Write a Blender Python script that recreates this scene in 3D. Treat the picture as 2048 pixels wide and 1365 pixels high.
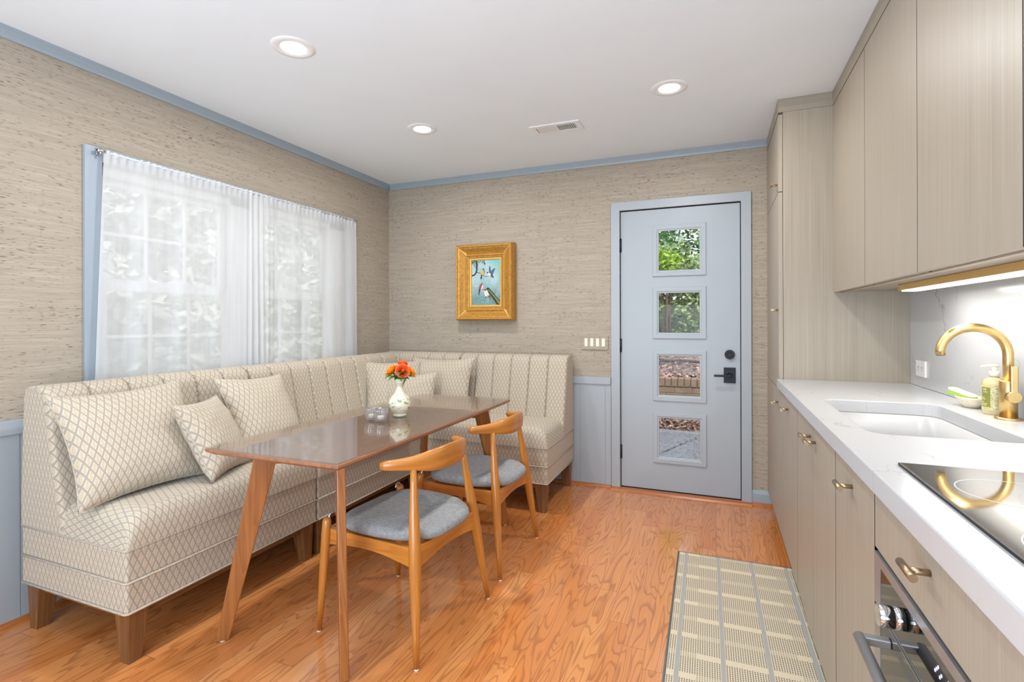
import bpy, bmesh, math, random
from mathutils import Vector, Matrix
random.seed(7)
PI = math.pi
for o in list(bpy.data.objects):
    bpy.data.objects.remove(o)
SC = bpy.context.scene
COL = SC.collection

# ------------------------------------------------------------------ camera
cd = bpy.data.cameras.new('camera')
cam = bpy.data.objects.new('camera', cd)
COL.objects.link(cam)
cam.location = (0, 0, 1.2355)
cam.rotation_mode = 'XYZ'
_yaw, _roll = 0.3809, -0.003
cam.matrix_world = Matrix.Translation((0, 0, 1.2355)) @ Matrix.Rotation(_yaw, 4, 'Z') @ Matrix.Rotation(PI / 2, 4, 'X') @ Matrix.Rotation(_roll, 4, 'Z')
cd.sensor_fit = 'HORIZONTAL'
cd.sensor_width = 36
cd.lens = 1017.516 / 2048 * 36
cd.shift_y = (642.74 - 682.5) / 2048
cd.clip_start = 0.02
SC.camera = cam

# ------------------------------------------------------------------ world, sun, large lights, exposure
W = bpy.data.worlds.new('sky')
SC.world = W
W.use_nodes = True
_n = W.node_tree.nodes
_n['Background'].inputs[0].default_value = (0.86, 0.93, 1.0, 1)
_n['Background'].inputs[1].default_value = 2.1

def lamp(name, kind, loc, rot, energy, size=None, size_y=None, color=(1, 1, 1), parent=None, spread=None):
    l = bpy.data.lights.new(name, kind)
    l.energy = energy
    l.color = color
    if kind == 'AREA':
        if size_y:
            l.shape = 'RECTANGLE'; l.size = size; l.size_y = size_y
        else:
            l.shape = 'DISK'; l.size = size
        if spread is not None:
            l.spread = spread
    if kind == 'SUN':
        l.angle = 0.02
    o = bpy.data.objects.new(name, l)
    COL.objects.link(o)
    o.location = loc
    o.rotation_euler = rot
    if parent:
        o.parent = parent
    return o

lamp('sun', 'SUN', (0, 0, 8), (math.radians(42), math.radians(12), 0), 2.6, color=(1, 0.95, 0.88))
# unseen fill lamps added behind the camera, one level, one tilted at the ceiling
lamp('rear_fill', 'AREA', (-0.9, -2.35, 1.25), (math.radians(90), 0, 0), 24, 3.0, 2.0, (0.84, 0.93, 1.0))
lamp('ceiling_fill', 'AREA', (-0.9, -1.0, 0.95), (math.radians(128), 0, 0), 92, 1.8, 1.4, (0.69, 0.86, 1.0))

SC.view_settings.view_transform = 'Standard'
SC.view_settings.look = 'None'
SC.view_settings.exposure = 0.0
SC.view_settings.gamma = 1.0
SC.view_settings.use_curve_mapping = False
SC.cycles.use_denoising = True
SC.cycles.max_bounces = 10
SC.cycles.transparent_max_bounces = 24
SC.cycles.caustics_reflective = False
SC.cycles.caustics_refractive = False
SC.cycles.sample_clamp_indirect = 6.0

# ------------------------------------------------------------------ materials
def s2l(c):
    return tuple((v / 12.92 if v <= 0.04045 else ((v + 0.055) / 1.055) ** 2.4) for v in c)
def rgb(r, g, b):
    return s2l((r / 255, g / 255, b / 255)) + (1,)

class NT:
    def __init__(self, name):
        self.m = bpy.data.materials.new(name)
        self.m.use_nodes = True
        self.t = self.m.node_tree
        self.b = self.t.nodes['Principled BSDF']
        self.out = self.t.nodes['Material Output']
    def n(self, typ, **kw):
        x = self.t.nodes.new(typ)
        for k, v in kw.items():
            setattr(x, k, v)
        return x
    def l(self, a, b):
        self.t.links.new(a, b)
    def setin(self, sock, v):
        if hasattr(v, 'is_output'):
            self.l(v, sock)
        else:
            sock.default_value = v
    def uv(self):
        return self.n('ShaderNodeTexCoord').outputs['UV']
    def obj(self):
        return self.n('ShaderNodeTexCoord').outputs['Object']
    def sep(self, v):
        s = self.n('ShaderNodeSeparateXYZ'); self.l(v, s.inputs[0]); return s.outputs
    def comb(self, x=0.0, y=0.0, z=0.0):
        c = self.n('ShaderNodeCombineXYZ')
        for i, v in enumerate((x, y, z)):
            self.setin(c.inputs[i], v)
        return c.outputs[0]
    def mth(self, op, a, b=0.0, c=None, clamp=False):
        m = self.n('ShaderNodeMath', operation=op); m.use_clamp = clamp
        self.setin(m.inputs[0], a); self.setin(m.inputs[1], b)
        if c is not None:
            self.setin(m.inputs[2], c)
        return m.outputs[0]
    def mr(self, v, a, b, c=0.0, d=1.0, smooth=False):
        m = self.n('ShaderNodeMapRange')
        if smooth:
            m.interpolation_type = 'SMOOTHSTEP'
        self.setin(m.inputs[0], v)
        for i, x in enumerate((a, b, c, d)):
            self.setin(m.inputs[i + 1], x)
        return m.outputs[0]
    def scale(self, v, s):
        m = self.n('ShaderNodeVectorMath', operation='MULTIPLY')
        self.l(v, m.inputs[0]); m.inputs[1].default_value = s
        return m.outputs[0]
    def noise(self, v, scale=1.0, detail=2.0, rough=0.5, dist=0.0):
        x = self.n('ShaderNodeTexNoise')
        self.l(v, x.inputs['Vector'])
        x.inputs['Scale'].default_value = scale
        x.inputs['Detail'].default_value = detail
        x.inputs['Roughness'].default_value = rough
        x.inputs['Distortion'].default_value = dist
        return x.outputs['Fac']
    def mix(self, f, a, b, blend='MIX'):
        m = self.n('ShaderNodeMix', data_type='RGBA', blend_type=blend)
        self.setin(m.inputs[0], f); self.setin(m.inputs[6], a); self.setin(m.inputs[7], b)
        return m.outputs[2]
    def bump(self, h, strength=0.3, dist=0.01):
        b = self.n('ShaderNodeBump')
        b.inputs['Strength'].default_value = strength
        b.inputs['Distance'].default_value = dist
        self.l(h, b.inputs['Height'])
        self.l(b.outputs[0], self.b.inputs['Normal'])
    def col(self, c):
        self.setin(self.b.inputs['Base Color'], c)
    def set(self, rough=None, metal=None, spec=None, coat=None, coat_rough=None, sheen=None, trans=None, ior=None):
        I = self.b.inputs
        for k, v in (('Roughness', rough), ('Metallic', metal), ('Specular IOR Level', spec), ('Coat Weight', coat),
                     ('Coat Roughness', coat_rough), ('Sheen Weight', sheen), ('Transmission Weight', trans), ('IOR', ior)):
            if v is not None:
                self.setin(I[k], v)

def plain(name, c, rough=0.5, metal=0.0, spec=None, coat=None, var=0.0, vscale=30.0, bumpy=0.0):
    k = NT(name)
    if var > 0:
        nz = k.noise(k.obj(), vscale, 3.0)
        f = k.mr(nz, 0.3, 0.7)
        d = tuple(max(0, x * (1 - var)) for x in c[:3]) + (1,)
        k.col(k.mix(f, d, c))
        if bumpy:
            k.bump(nz, bumpy, 0.002)
    else:
        k.col(c)
    k.set(rough=rough, metal=metal, spec=spec, coat=coat)
    return k.m

def wood(name, base, dark, rough=0.35, gu=55.0, gv=2.2, streak=0.55, coat=0.0, spec=0.5):
    k = NT(name)
    uv = k.uv()
    a = k.noise(k.scale(uv, (gu, gv, 1)), 1.0, 4.0, 0.6, 0.4)
    b = k.noise(k.scale(uv, (gu * 0.18, gv * 0.5, 1)), 1.0, 2.0, 0.5, 1.2)
    band = k.mth('FRACT', k.mth('MULTIPLY', b, 7.0))
    f = k.mth('ADD', k.mth('MULTIPLY', k.mr(a, 0.35, 0.68), streak), k.mth('MULTIPLY', k.mr(band, 0.0, 1.0), 1 - streak))
    k.col(k.mix(f, base, dark))
    k.set(rough=rough, coat=coat, coat_rough=0.15, spec=spec)
    return k.m

def grasscloth():
    k = NT('grasscloth_wallpaper')
    uv = k.uv()
    warp = k.noise(k.scale(uv, (2.0, 6.0, 1)), 1.0, 2.0)
    s = k.sep(uv)
    v2 = k.mth('ADD', s[1], k.mth('MULTIPLY', warp, 0.02))
    p = k.comb(s[0], v2, 0.0)
    fine = k.noise(k.scale(p, (5.0, 330.0, 1)), 1.0, 3.0, 0.65)
    mid = k.noise(k.scale(p, (1.2, 60.0, 1)), 1.0, 2.0, 0.5)
    broad = k.noise(k.scale(p, (0.6, 1.5, 1)), 1.0, 1.0)
    c1 = k.mix(k.mr(fine, 0.32, 0.68), rgb(152, 141, 127), rgb(188, 177, 162))
    c2 = k.mix(k.mth('MULTIPLY', k.mr(mid, 0.35, 0.65), 0.28), c1, rgb(144, 130, 114))
    c3 = k.mix(k.mth('MULTIPLY', k.mr(broad, 0.3, 0.7), 0.25), c2, rgb(168, 153, 134))
    slub = k.noise(k.scale(p, (30.0, 210.0, 1)), 1.0, 2.0, 0.5)
    zone = k.noise(k.scale(p, (3.0, 9.0, 1)), 1.0, 2.0, 0.5)
    th = k.mth('ADD', slub, k.mth('MULTIPLY', k.mth('SUBTRACT', zone, 0.5), 0.22))
    f = k.mr(th, 0.62, 0.70)
    k.col(k.mix(k.mth('MULTIPLY', f, 0.75), c3, rgb(84, 66, 50)))
    k.set(rough=0.75, spec=0.2)
    k.bump(k.mth('SUBTRACT', fine, k.mth('MULTIPLY', f, 0.5)), 0.25, 0.002)
    return k.m

def floor_mat():
    k = NT('oak_strip_flooring')
    s = k.sep(k.obj())
    PW, PL = 0.083, 1.05
    xi = k.mth('DIVIDE', s[0], PW)
    row = k.mth('FLOOR', xi)
    w1 = k.n('ShaderNodeTexWhiteNoise', noise_dimensions='1D'); k.l(row, w1.inputs['W'])
    yy = k.mth('ADD', k.mth('DIVIDE', s[1], PL), k.mth('MULTIPLY', w1.outputs['Value'], 7.3))
    seg = k.mth('FLOOR', yy)
    w2 = k.n('ShaderNodeTexWhiteNoise', noise_dimensions='2D'); k.l(k.comb(row, seg, 0.0), w2.inputs['Vector'])
    rnd = w2.outputs['Value']
    off = k.mth('MULTIPLY', rnd, 37.0)
    p = k.comb(k.mth('ADD', s[0], off), k.mth('ADD', s[1], k.mth('MULTIPLY', off, 1.7)), 0.0)
    cont = k.noise(k.scale(p, (9.0, 1.1, 1)), 1.0, 2.0, 0.45, 0.35)
    ring = k.mth('FRACT', k.mth('MULTIPLY', cont, 17.0))
    dark = k.mth('MULTIPLY', k.mr(ring, 0.55, 0.93, smooth=True), k.mr(ring, 1.0, 0.95))
    fine = k.noise(k.scale(p, (170.0, 5.0, 1)), 1.0, 3.0, 0.6)
    base = k.mix(rnd, rgb(206, 126, 66), rgb(224, 150, 88))
    c1 = k.mix(k.mth('MULTIPLY', k.mr(fine, 0.35, 0.7), 0.28), base, rgb(172, 98, 48))
    c2 = k.mix(k.mth('MULTIPLY', dark, 0.50), c1, rgb(140, 78, 40))
    fx = k.mth('FRACT', xi)
    ex = k.mth('MINIMUM', fx, k.mth('SUBTRACT', 1.0, fx))
    fy = k.mth('FRACT', yy)
    ey = k.mth('MINIMUM', fy, k.mth('SUBTRACT', 1.0, fy))
    seam = k.mth('MAXIMUM', k.mr(ex, 0.022, 0.006), k.mr(ey, 0.0020, 0.0006))
    k.col(k.mix(k.mth('MULTIPLY', seam, 0.45), c2, rgb(120, 62, 28)))
    k.set(rough=k.mr(fine, 0.2, 0.8, 0.18, 0.28), spec=0.5, coat=0.55, coat_rough=0.06)
    k.bump(k.mth('SUBTRACT', k.mth('MULTIPLY', fine, 0.15), seam), 0.25, 0.0015)
    return k.m

def fabric_mat():
    k = NT('diamond_weave_upholstery')
    s = k.sep(k.uv())
    Wd, Hd = 0.0262, 0.058
    a = k.mth('DIVIDE', s[0], Wd)
    b = k.mth('DIVIDE', s[1], Hd)
    wob = 0.0
    p = k.mth('FRACT', k.mth('ADD', k.mth('ADD', a, b), wob))
    q = k.mth('FRACT', k.mth('SUBTRACT', a, b))
    pc = k.mth('SUBTRACT', p, 0.5)
    qc = k.mth('SUBTRACT', q, 0.5)
    ep = k.mth('SUBTRACT', 0.5, k.mth('ABSOLUTE', pc))
    eq = k.mth('SUBTRACT', 0.5, k.mth('ABSOLUTE', qc))
    edge = k.mth('MINIMUM', ep, eq)
    line = k.mr(edge, 0.150, 0.085)
    du = k.mth('MULTIPLY', k.mth('ADD', pc, qc), 0.5)
    dv = k.mth('MULTIPLY', k.mth('SUBTRACT', pc, qc), 0.5)
    du = k.mth('ADD', du, k.mth('MULTIPLY', dv, -0.18))
    r2 = k.mth('ADD', k.mth('POWER', k.mth('DIVIDE', du, 0.12), 2.0), k.mth('POWER', k.mth('DIVIDE', dv, 0.24), 2.0))
    leaf = k.mth('MULTIPLY', k.mr(r2, 0.25, 0.55), k.mr(r2, 1.25, 0.9))
    core = k.mr(r2, 0.30, 0.15)
    tw = k.noise(k.scale(k.uv(), (900, 900, 1)), 1.0, 1.0)
    patch = k.noise(k.scale(k.uv(), (9, 9, 1)), 1.0, 1.0)
    base = k.mix(tw, rgb(184, 173, 156), rgb(206, 195, 178))
    c = k.mix(k.mth('MULTIPLY', line, 0.72), base, k.mix(patch, rgb(140, 130, 119), rgb(150, 140, 127)))
    c = k.mix(k.mth('MULTIPLY', leaf, 0.60), c, rgb(186, 150, 96))
    c = k.mix(k.mth('MULTIPLY', core, 0.35), c, rgb(160, 150, 128))
    k.col(c)
    k.set(rough=0.85, spec=0.15, sheen=0.15)
    k.bump(k.mth('SUBTRACT', k.mth('MULTIPLY', tw, 0.3), line), 0.25, 0.0015)
    return k.m

def laminate(name='wood_grain_laminate', base=rgb(176, 165, 149), dark=rgb(146, 135, 120)):
    k = NT(name)
    uv = k.uv()
    a = k.noise(k.scale(uv, (230.0, 1.4, 1)), 1.0, 2.0, 0.6)
    b = k.noise(k.scale(uv, (34.0, 0.5, 1)), 1.0, 2.0, 0.5)
    f = k.mth('ADD', k.mth('MULTIPLY', k.mr(a, 0.2, 0.8), 0.72), k.mth('MULTIPLY', k.mr(b, 0.2, 0.8), 0.28))
    k.col(k.mix(f, base, dark))
    k.set(rough=0.42, spec=0.4)
    k.bump(a, 0.08, 0.001)
    return k.m

def quartz():
    k = NT('white_veined_quartz')
    o = k.obj()
    w = k.n('ShaderNodeVectorMath', operation='ADD')
    d = k.n('ShaderNodeTexNoise'); k.l(o, d.inputs['Vector']); d.inputs['Scale'].default_value = 5.0; d.inputs['Detail'].default_value = 6
    k.l(o, w.inputs[0])
    sc = k.scale(d.outputs['Color'], (0.30, 0.30, 0.30))
    k.l(sc, w.inputs[1])
    v = k.n('ShaderNodeTexVoronoi', feature='DISTANCE_TO_EDGE'); v.inputs['Scale'].default_value = 2.6
    k.l(w.outputs[0], v.inputs['Vector'])
    vein = k.mr(v.outputs['Distance'], 0.011, 0.0)
    fade = k.mr(k.noise(o, 3.0, 2.0), 0.42, 0.68)
    k.col(k.mix(k.mth('MULTIPLY', k.mth('MULTIPLY', vein, fade), 0.55), rgb(192, 192, 193), rgb(110, 110, 112)))
    k.set(rough=0.16, spec=0.5)
    return k.m

def rug_mat():
    k = NT('flatweave_runner')
    s = k.sep(k.uv())
    X, Y = s[0], s[1]
    def between(v, a, b):
        return k.mth('MULTIPLY', k.mth('GREATER_THAN', v, a), k.mth('LESS_THAN', v, b))
    fx = k.mth('FRACT', k.mth('DIVIDE', X, 0.0082))
    tick = k.mth('LESS_THAN', fx, 0.52)
    fy = k.mth('FRACT', k.mth('ADD', k.mth('DIVIDE', Y, 0.0105), k.mth('MULTIPLY', k.mth('FLOOR', k.mth('DIVIDE', X, 0.0082)), 0.5)))
    dash = k.mth('LESS_THAN', fy, 0.74)
    t = k.mth('MULTIPLY', tick, dash)
    py = k.mth('FRACT', k.mth('DIVIDE', Y, 0.243))
    rowA = between(py, 0.05, 0.175)
    rowB = between(py, 0.55, 0.675)
    soft = k.mth('MAXIMUM', rowA, rowB)
    inA = between(X, 0.105, 0.45)
    inB = k.mth('SUBTRACT', 1.0, inA)
    bar = k.mth('MAXIMUM', k.mth('MULTIPLY', rowA, inA), k.mth('MULTIPLY', rowB, inB))
    nz = k.noise(k.scale(k.uv(), (150, 150, 1)), 1.0, 2.0)
    cream = k.mix(nz, rgb(208, 192, 164), rgb(226, 211, 184))
    grey = k.mix(nz, rgb(106, 102, 92), rgb(140, 134, 122))
    c = k.mix(k.mth('MULTIPLY', t, k.mth('SUBTRACT', 1.0, k.mth('MULTIPLY', soft, 0.38))), cream, grey)
    c = k.mix(bar, c, cream)
    bands = None
    for bx in (0.040, 0.195, 0.350, 0.505):
        g = between(X, bx - 0.008, bx + 0.008)
        bands = g if bands is None else k.mth('MAXIMUM', bands, g)
    fd = k.mth('FRACT', k.mth('DIVIDE', k.mth('ADD', X, Y), 0.005))
    c = k.mix(bands, c, k.mix(k.mth('GREATER_THAN', fd, 0.5), rgb(146, 145, 141), rgb(190, 186, 178)))
    rim = k.mth('MAXIMUM', k.mth('LESS_THAN', X, 0.006), k.mth('GREATER_THAN', X, 0.535))
    c = k.mix(rim, c, rgb(110, 112, 112))
    k.col(c)
    k.set(rough=0.9, spec=0.1)
    k.bump(t, 0.3, -0.002)
    return k.m

def heather():
    k = NT('grey_heather_wool')
    o = k.obj()
    a = k.noise(k.scale(o, (420, 160, 300)), 1.0, 2.0, 0.6)
    b = k.noise(o, 60.0, 3.0)
    f = k.mth('ADD', k.mth('MULTIPLY', k.mr(a, 0.3, 0.7), 0.65), k.mth('MULTIPLY', k.mr(b, 0.3, 0.7), 0.35))
    k.col(k.mix(f, rgb(108, 110, 113), rgb(166, 166, 165)))
    k.set(rough=0.9, spec=0.15, sheen=0.1)
    k.bump(a, 0.25, 0.001)
    return k.m

def schlick(k, f0, power=5.0):
    g = k.n('ShaderNodeNewGeometry')
    d = k.n('ShaderNodeVectorMath', operation='DOT_PRODUCT')
    k.l(g.outputs['Normal'], d.inputs[0]); k.l(g.outputs['Incoming'], d.inputs[1])
    c = k.mth('SUBTRACT', 1.0, k.mth('ABSOLUTE', d.outputs['Value']))
    return k.mth('ADD', f0, k.mth('MULTIPLY', k.mth('POWER', c, power), 1 - f0))

def glass_thin(name, tint=(1, 1, 1, 1), f0=0.04):
    k = NT(name)
    k.t.nodes.remove(k.b)
    tr = k.n('ShaderNodeBsdfTransparent'); tr.inputs[0].default_value = tint
    gl = k.n('ShaderNodeBsdfGlossy'); gl.inputs['Roughness'].default_value = 0.005
    mx = k.n('ShaderNodeMixShader')
    k.l(schlick(k, f0), mx.inputs[0])
    k.l(tr.outputs[0], mx.inputs[1]); k.l(gl.outputs[0], mx.inputs[2]); k.l(mx.outputs[0], k.out.inputs[0])
    return k.m

def crystal_mat():
    k = NT('cut_crystal')
    k.t.nodes.remove(k.b)
    tr = k.n('ShaderNodeBsdfTransparent'); tr.inputs[0].default_value = (0.96, 0.97, 0.98, 1)
    gl = k.n('ShaderNodeBsdfGlossy'); gl.inputs['Roughness'].default_value = 0.03
    df = k.n('ShaderNodeBsdfTranslucent'); df.inputs[0].default_value = (0.95, 0.96, 0.97, 1)
    m1 = k.n('ShaderNodeMixShader'); m1.inputs[0].default_value = 0.16
    k.l(tr.outputs[0], m1.inputs[1]); k.l(df.outputs[0], m1.inputs[2])
    m2 = k.n('ShaderNodeMixShader'); k.l(schlick(k, 0.08, 1.7), m2.inputs[0])
    k.l(m1.outputs[0], m2.inputs[1]); k.l(gl.outputs[0], m2.inputs[2]); k.l(m2.outputs[0], k.out.inputs[0])
    return k.m

def sheer():
    k = NT('white_sheer_voile')
    k.t.nodes.remove(k.b)
    tr = k.n('ShaderNodeBsdfTransparent')
    tl = k.n('ShaderNodeBsdfTranslucent'); tl.inputs[0].default_value = (0.74, 0.74, 0.74, 1)
    df = k.n('ShaderNodeBsdfDiffuse'); df.inputs[0].default_value = (0.80, 0.80, 0.80, 1)
    m1 = k.n('ShaderNodeMixShader'); m1.inputs[0].default_value = 0.5
    k.l(df.outputs[0], m1.inputs[1]); k.l(tl.outputs[0], m1.inputs[2])
    m1.inputs[0].default_value = 0.25
    weave = k.noise(k.scale(k.uv(), (40, 3, 1)), 1.0, 2.0)
    m2 = k.n('ShaderNodeMixShader'); k.l(k.mr(weave, 0.3, 0.7, 0.67, 0.73), m2.inputs[0])
    k.l(tr.outputs[0], m2.inputs[1]); k.l(m1.outputs[0], m2.inputs[2]); k.l(m2.outputs[0], k.out.inputs[0])
    return k.m

def emit(name, c, s):
    k = NT(name)
    k.b.inputs['Base Color'].default_value = c
    k.b.inputs['Emission Color'].default_value = c
    k.b.inputs['Emission Strength'].default_value = s
    return k.m

M = {}
M['wall'] = grasscloth()
M['floor'] = floor_mat()
M['ceil'] = plain('ceiling_paint', rgb(238, 244, 249), 0.85, spec=0.2, var=0.02, vscale=3)
M['blue'] = plain('pale_blue_paint', rgb(164, 171, 177), 0.38, spec=0.4, var=0.02, vscale=6)
M['blue_trim'] = plain('blue_trim_paint', rgb(155, 166, 175), 0.38, spec=0.4, var=0.02, vscale=6)
M['fabric'] = fabric_mat()
M['dark_wood'] = wood('walnut_stained_legs', rgb(140, 96, 56), rgb(98, 62, 34), 0.4)
M['walnut'] = wood('walnut_veneer', rgb(168, 104, 52), rgb(122, 72, 34), 0.32, 70, 2.5)
M['table_top'] = wood('walnut_table_veneer', rgb(170, 122, 92), rgb(134, 92, 68), 0.35, 60, 2.0)
M['teak'] = wood('golden_teak', rgb(206, 134, 54), rgb(160, 96, 36), 0.30, 45, 2.5, 0.7, 0.25)
M['oak_trim'] = wood('oak_quarter_round', rgb(196, 120, 62), rgb(150, 84, 40), 0.3)
M['heather'] = heather()
M['lam'] = laminate()
M['lam_edge'] = laminate('laminate_edge_band', rgb(196, 182, 162), rgb(176, 160, 140))
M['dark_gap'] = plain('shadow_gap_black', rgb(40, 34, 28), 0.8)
M['quartz'] = quartz()
M['sinkw'] = plain('white_composite', rgb(184, 184, 184), 0.3, var=0.01, vscale=8)
M['rug'] = rug_mat()
M['rug_edge'] = plain('grey_serged_edge', rgb(122, 122, 118), 0.9, var=0.3, vscale=300)
M['glass'] = glass_thin('clear_window_glass', (0.985, 0.99, 0.99, 1), 0.006)
M['table_glass'] = glass_thin('polished_table_glass', (0.98, 0.985, 0.98, 1), 0.15)
M['sheer'] = sheer()
M['vinyl'] = plain('white_vinyl', rgb(206, 208, 210), 0.4, var=0.01, vscale=5)
M['black'] = plain('matte_black_metal', rgb(34, 36, 40), 0.45, 0.6, var=0.1, vscale=60)
M['chrome'] = plain('bright_chrome', rgb(215, 215, 218), 0.12, 1.0, var=0.04, vscale=40)
M['steel'] = plain('brushed_stainless', rgb(172, 173, 175), 0.34, 0.7, var=0.06, vscale=80)
M['nickel'] = plain('champagne_nickel', rgb(182, 160, 130), 0.28, 1.0, var=0.05, vscale=80)
M['brass'] = plain('brushed_brass', rgb(218, 184, 124), 0.30, 1.0, var=0.06, vscale=90)
M['brass_paint'] = plain('satin_brass_aluminium', rgb(222, 182, 112), 0.4, 0.5, var=0.04, vscale=50)
M['gold'] = plain('antique_gold_leaf', rgb(206, 150, 66), 0.38, 0.35, var=0.35, vscale=55, bumpy=0.3)
M['gold_light'] = plain('worn_gold_lip', rgb(222, 176, 96), 0.4, 0.35, var=0.15, vscale=70)
M['black_glass'] = plain('black_ceramic_glass', rgb(16, 16, 17), 0.04, 0.0, spec=0.8, coat=0.0, var=0.05, vscale=20)
M['mirror_glass'] = plain('mirrored_ceramic_glass', rgb(214, 211, 204), 0.05, 1.0, var=0.03, vscale=3)
M['plate'] = plain('white_plastic', rgb(238, 236, 232), 0.4, var=0.01, vscale=20)
M['rocker'] = plain('almond_rocker', rgb(236, 224, 204), 0.35, var=0.01, vscale=20)
M['lens'] = emit('lit_downlight_lens', (1, 0.98, 0.95, 1), 9.0)
M['lens_strip'] = emit('lit_strip_lens', (1, 0.97, 0.92, 1), 7.0)
M['lit_icon'] = emit('lit_display_icons', (0.72, 0.68, 1, 1), 1.6)
M['white_trim'] = plain('white_enamel_ring', rgb(240, 240, 240), 0.4, var=0.01, vscale=20)
M['vent_dark'] = plain('vent_shadow_grey', rgb(120, 120, 122), 0.7, var=0.1, vscale=40)
M['ring_mark'] = plain('white_burner_mark', rgb(230, 230, 228), 0.3, var=0.02, vscale=30)

# ------------------------------------------------------------------ mesh helpers
def UVL(bm):
    return bm.loops.layers.uv.get('UVMap') or bm.loops.layers.uv.new('UVMap')

def box_uv(bm, grain='z'):
    L = UVL(bm)
    g = 'xyz'.index(grain)
    bm.normal_update()
    for f in bm.faces:
        n = f.normal
        a = max(range(3), key=lambda i: abs(n[i]))
        ax = [i for i in range(3) if i != a]
        if g in ax:
            v = g; u = [i for i in ax if i != g][0]
        else:
            u, v = ax
        for lp in f.loops:
            c = lp.vert.co
            lp[L].uv = (c[u] + 0.37 * c[a], c[v])

def add_box(bm, lo, hi, bev=0.0, seg=2):
    x0, y0, z0 = lo; x1, y1, z1 = hi
    vs = [bm.verts.new(p) for p in ((x0, y0, z0), (x1, y0, z0), (x1, y1, z0), (x0, y1, z0), (x0, y0, z1), (x1, y0, z1), (x1, y1, z1), (x0, y1, z1))]
    fs = [bm.faces.new([vs[i] for i in q]) for q in ((0, 3, 2, 1), (4, 5, 6, 7), (0, 1, 5, 4), (1, 2, 6, 5), (2, 3, 7, 6), (3, 0, 4, 7))]
    if bev > 0:
        es = set(e for f in fs for e in f.edges)
        bmesh.ops.bevel(bm, geom=list(es), offset=bev, segments=seg, profile=0.5, affect='EDGES')
    return vs

def add_hex(bm, bot, top, bev=0.0):
    """a tapered block from four bottom and four top corners"""
    vs = [bm.verts.new(p) for p in list(bot) + list(top)]
    fs = [bm.faces.new([vs[i] for i in q]) for q in ((0, 3, 2, 1), (4, 5, 6, 7), (0, 1, 5, 4), (1, 2, 6, 5), (2, 3, 7, 6), (3, 0, 4, 7))]
    if bev > 0:
        bmesh.ops.bevel(bm, geom=list(set(e for f in fs for e in f.edges)), offset=bev, segments=2, profile=0.5, affect='EDGES')

def frames(pts):
    """parallel transport frames along a polyline"""
    P = [Vector(p) for p in pts]
    T = []
    for i in range(len(P)):
        a = P[max(i - 1, 0)]; b = P[min(i + 1, len(P) - 1)]
        T.append((b - a).normalized())
    up = Vector((0, 0, 1)) if abs(T[0].z) < 0.9 else Vector((1, 0, 0))
    nrm = (up - T[0] * up.dot(T[0])).normalized()
    out = []
    for i in range(len(P)):
        nrm = (nrm - T[i] * nrm.dot(T[i])).normalized()
        out.append((P[i], T[i], nrm, T[i].cross(nrm)))
    return out

def add_tube(bm, pts, rad, seg=14, caps=True, closed=False, uvscale=1.0):
    L = UVL(bm)
    if not isinstance(rad, (list, tuple)):
        rad = [rad] * len(pts)
    fr = frames(pts)
    rings = []
    for (p, t, n, b), r in zip(fr, rad):
        rx, ry = r if isinstance(r, tuple) else (r, r)
        rings.append([bm.verts.new(p + n * (math.cos(2 * PI * j / seg) * rx) + b * (math.sin(2 * PI * j / seg) * ry)) for j in range(seg)])
    ln = [0.0]
    for i in range(1, len(pts)):
        ln.append(ln[-1] + (Vector(pts[i]) - Vector(pts[i - 1])).length)
    m = len(rings)
    for i in range(m if closed else m - 1):
        A = rings[i]; B = rings[(i + 1) % m]
        va = ln[i]; vb = ln[(i + 1)] if i + 1 < m else ln[-1] + 0.01
        for j in range(seg):
            k = (j + 1) % seg
            f = bm.faces.new((A[j], A[k], B[k], B[j]))
            f.smooth = True
            for lp, uv in zip(f.loops, ((j * 0.008, va), ((j + 1) * 0.008, va), ((j + 1) * 0.008, vb), (j * 0.008, vb))):
                lp[L].uv = uv
    if caps and not closed:
        bm.faces.new(list(reversed(rings[0])))
        bm.faces.new(rings[-1])

def add_lathe(bm, prof, c=(0, 0, 0), seg=40, flute=None):
    """prof: list of (r, z); flute(theta, i) multiplies r"""
    L = UVL(bm)
    rings = []
    for i, (r, z) in enumerate(prof):
        if r < 1e-6:
            rings.append([bm.verts.new((c[0], c[1], c[2] + z))])
        else:
            row = []
            for j in range(seg):
                th = 2 * PI * j / seg
                rr = r * (flute(th, i) if flute else 1)
                row.append(bm.verts.new((c[0] + rr * math.cos(th), c[1] + rr * math.sin(th), c[2] + z)))
            rings.append(row)
    for i in range(len(rings) - 1):
        A, B = rings[i], rings[i + 1]
        for j in range(seg):
            k = (j + 1) % seg
            if len(A) == 1 and len(B) == 1:
                continue
            if len(A) == 1:
                vv = (A[0], B[k], B[j]); uvs = ((j / seg, prof[i][1]), ((j + 1) / seg, prof[i + 1][1]), (j / seg, prof[i + 1][1]))
            elif len(B) == 1:
                vv = (A[j], A[k], B[0]); uvs = ((j / seg, prof[i][1]), ((j + 1) / seg, prof[i][1]), (j / seg, prof[i + 1][1]))
            else:
                vv = (A[j], A[k], B[k], B[j]); uvs = ((j / seg, prof[i][1]), ((j + 1) / seg, prof[i][1]), ((j + 1) / seg, prof[i + 1][1]), (j / seg, prof[i + 1][1]))
            f = bm.faces.new(vv); f.smooth = True
            for lp, uv in zip(f.loops, uvs):
                lp[L].uv = uv

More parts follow.
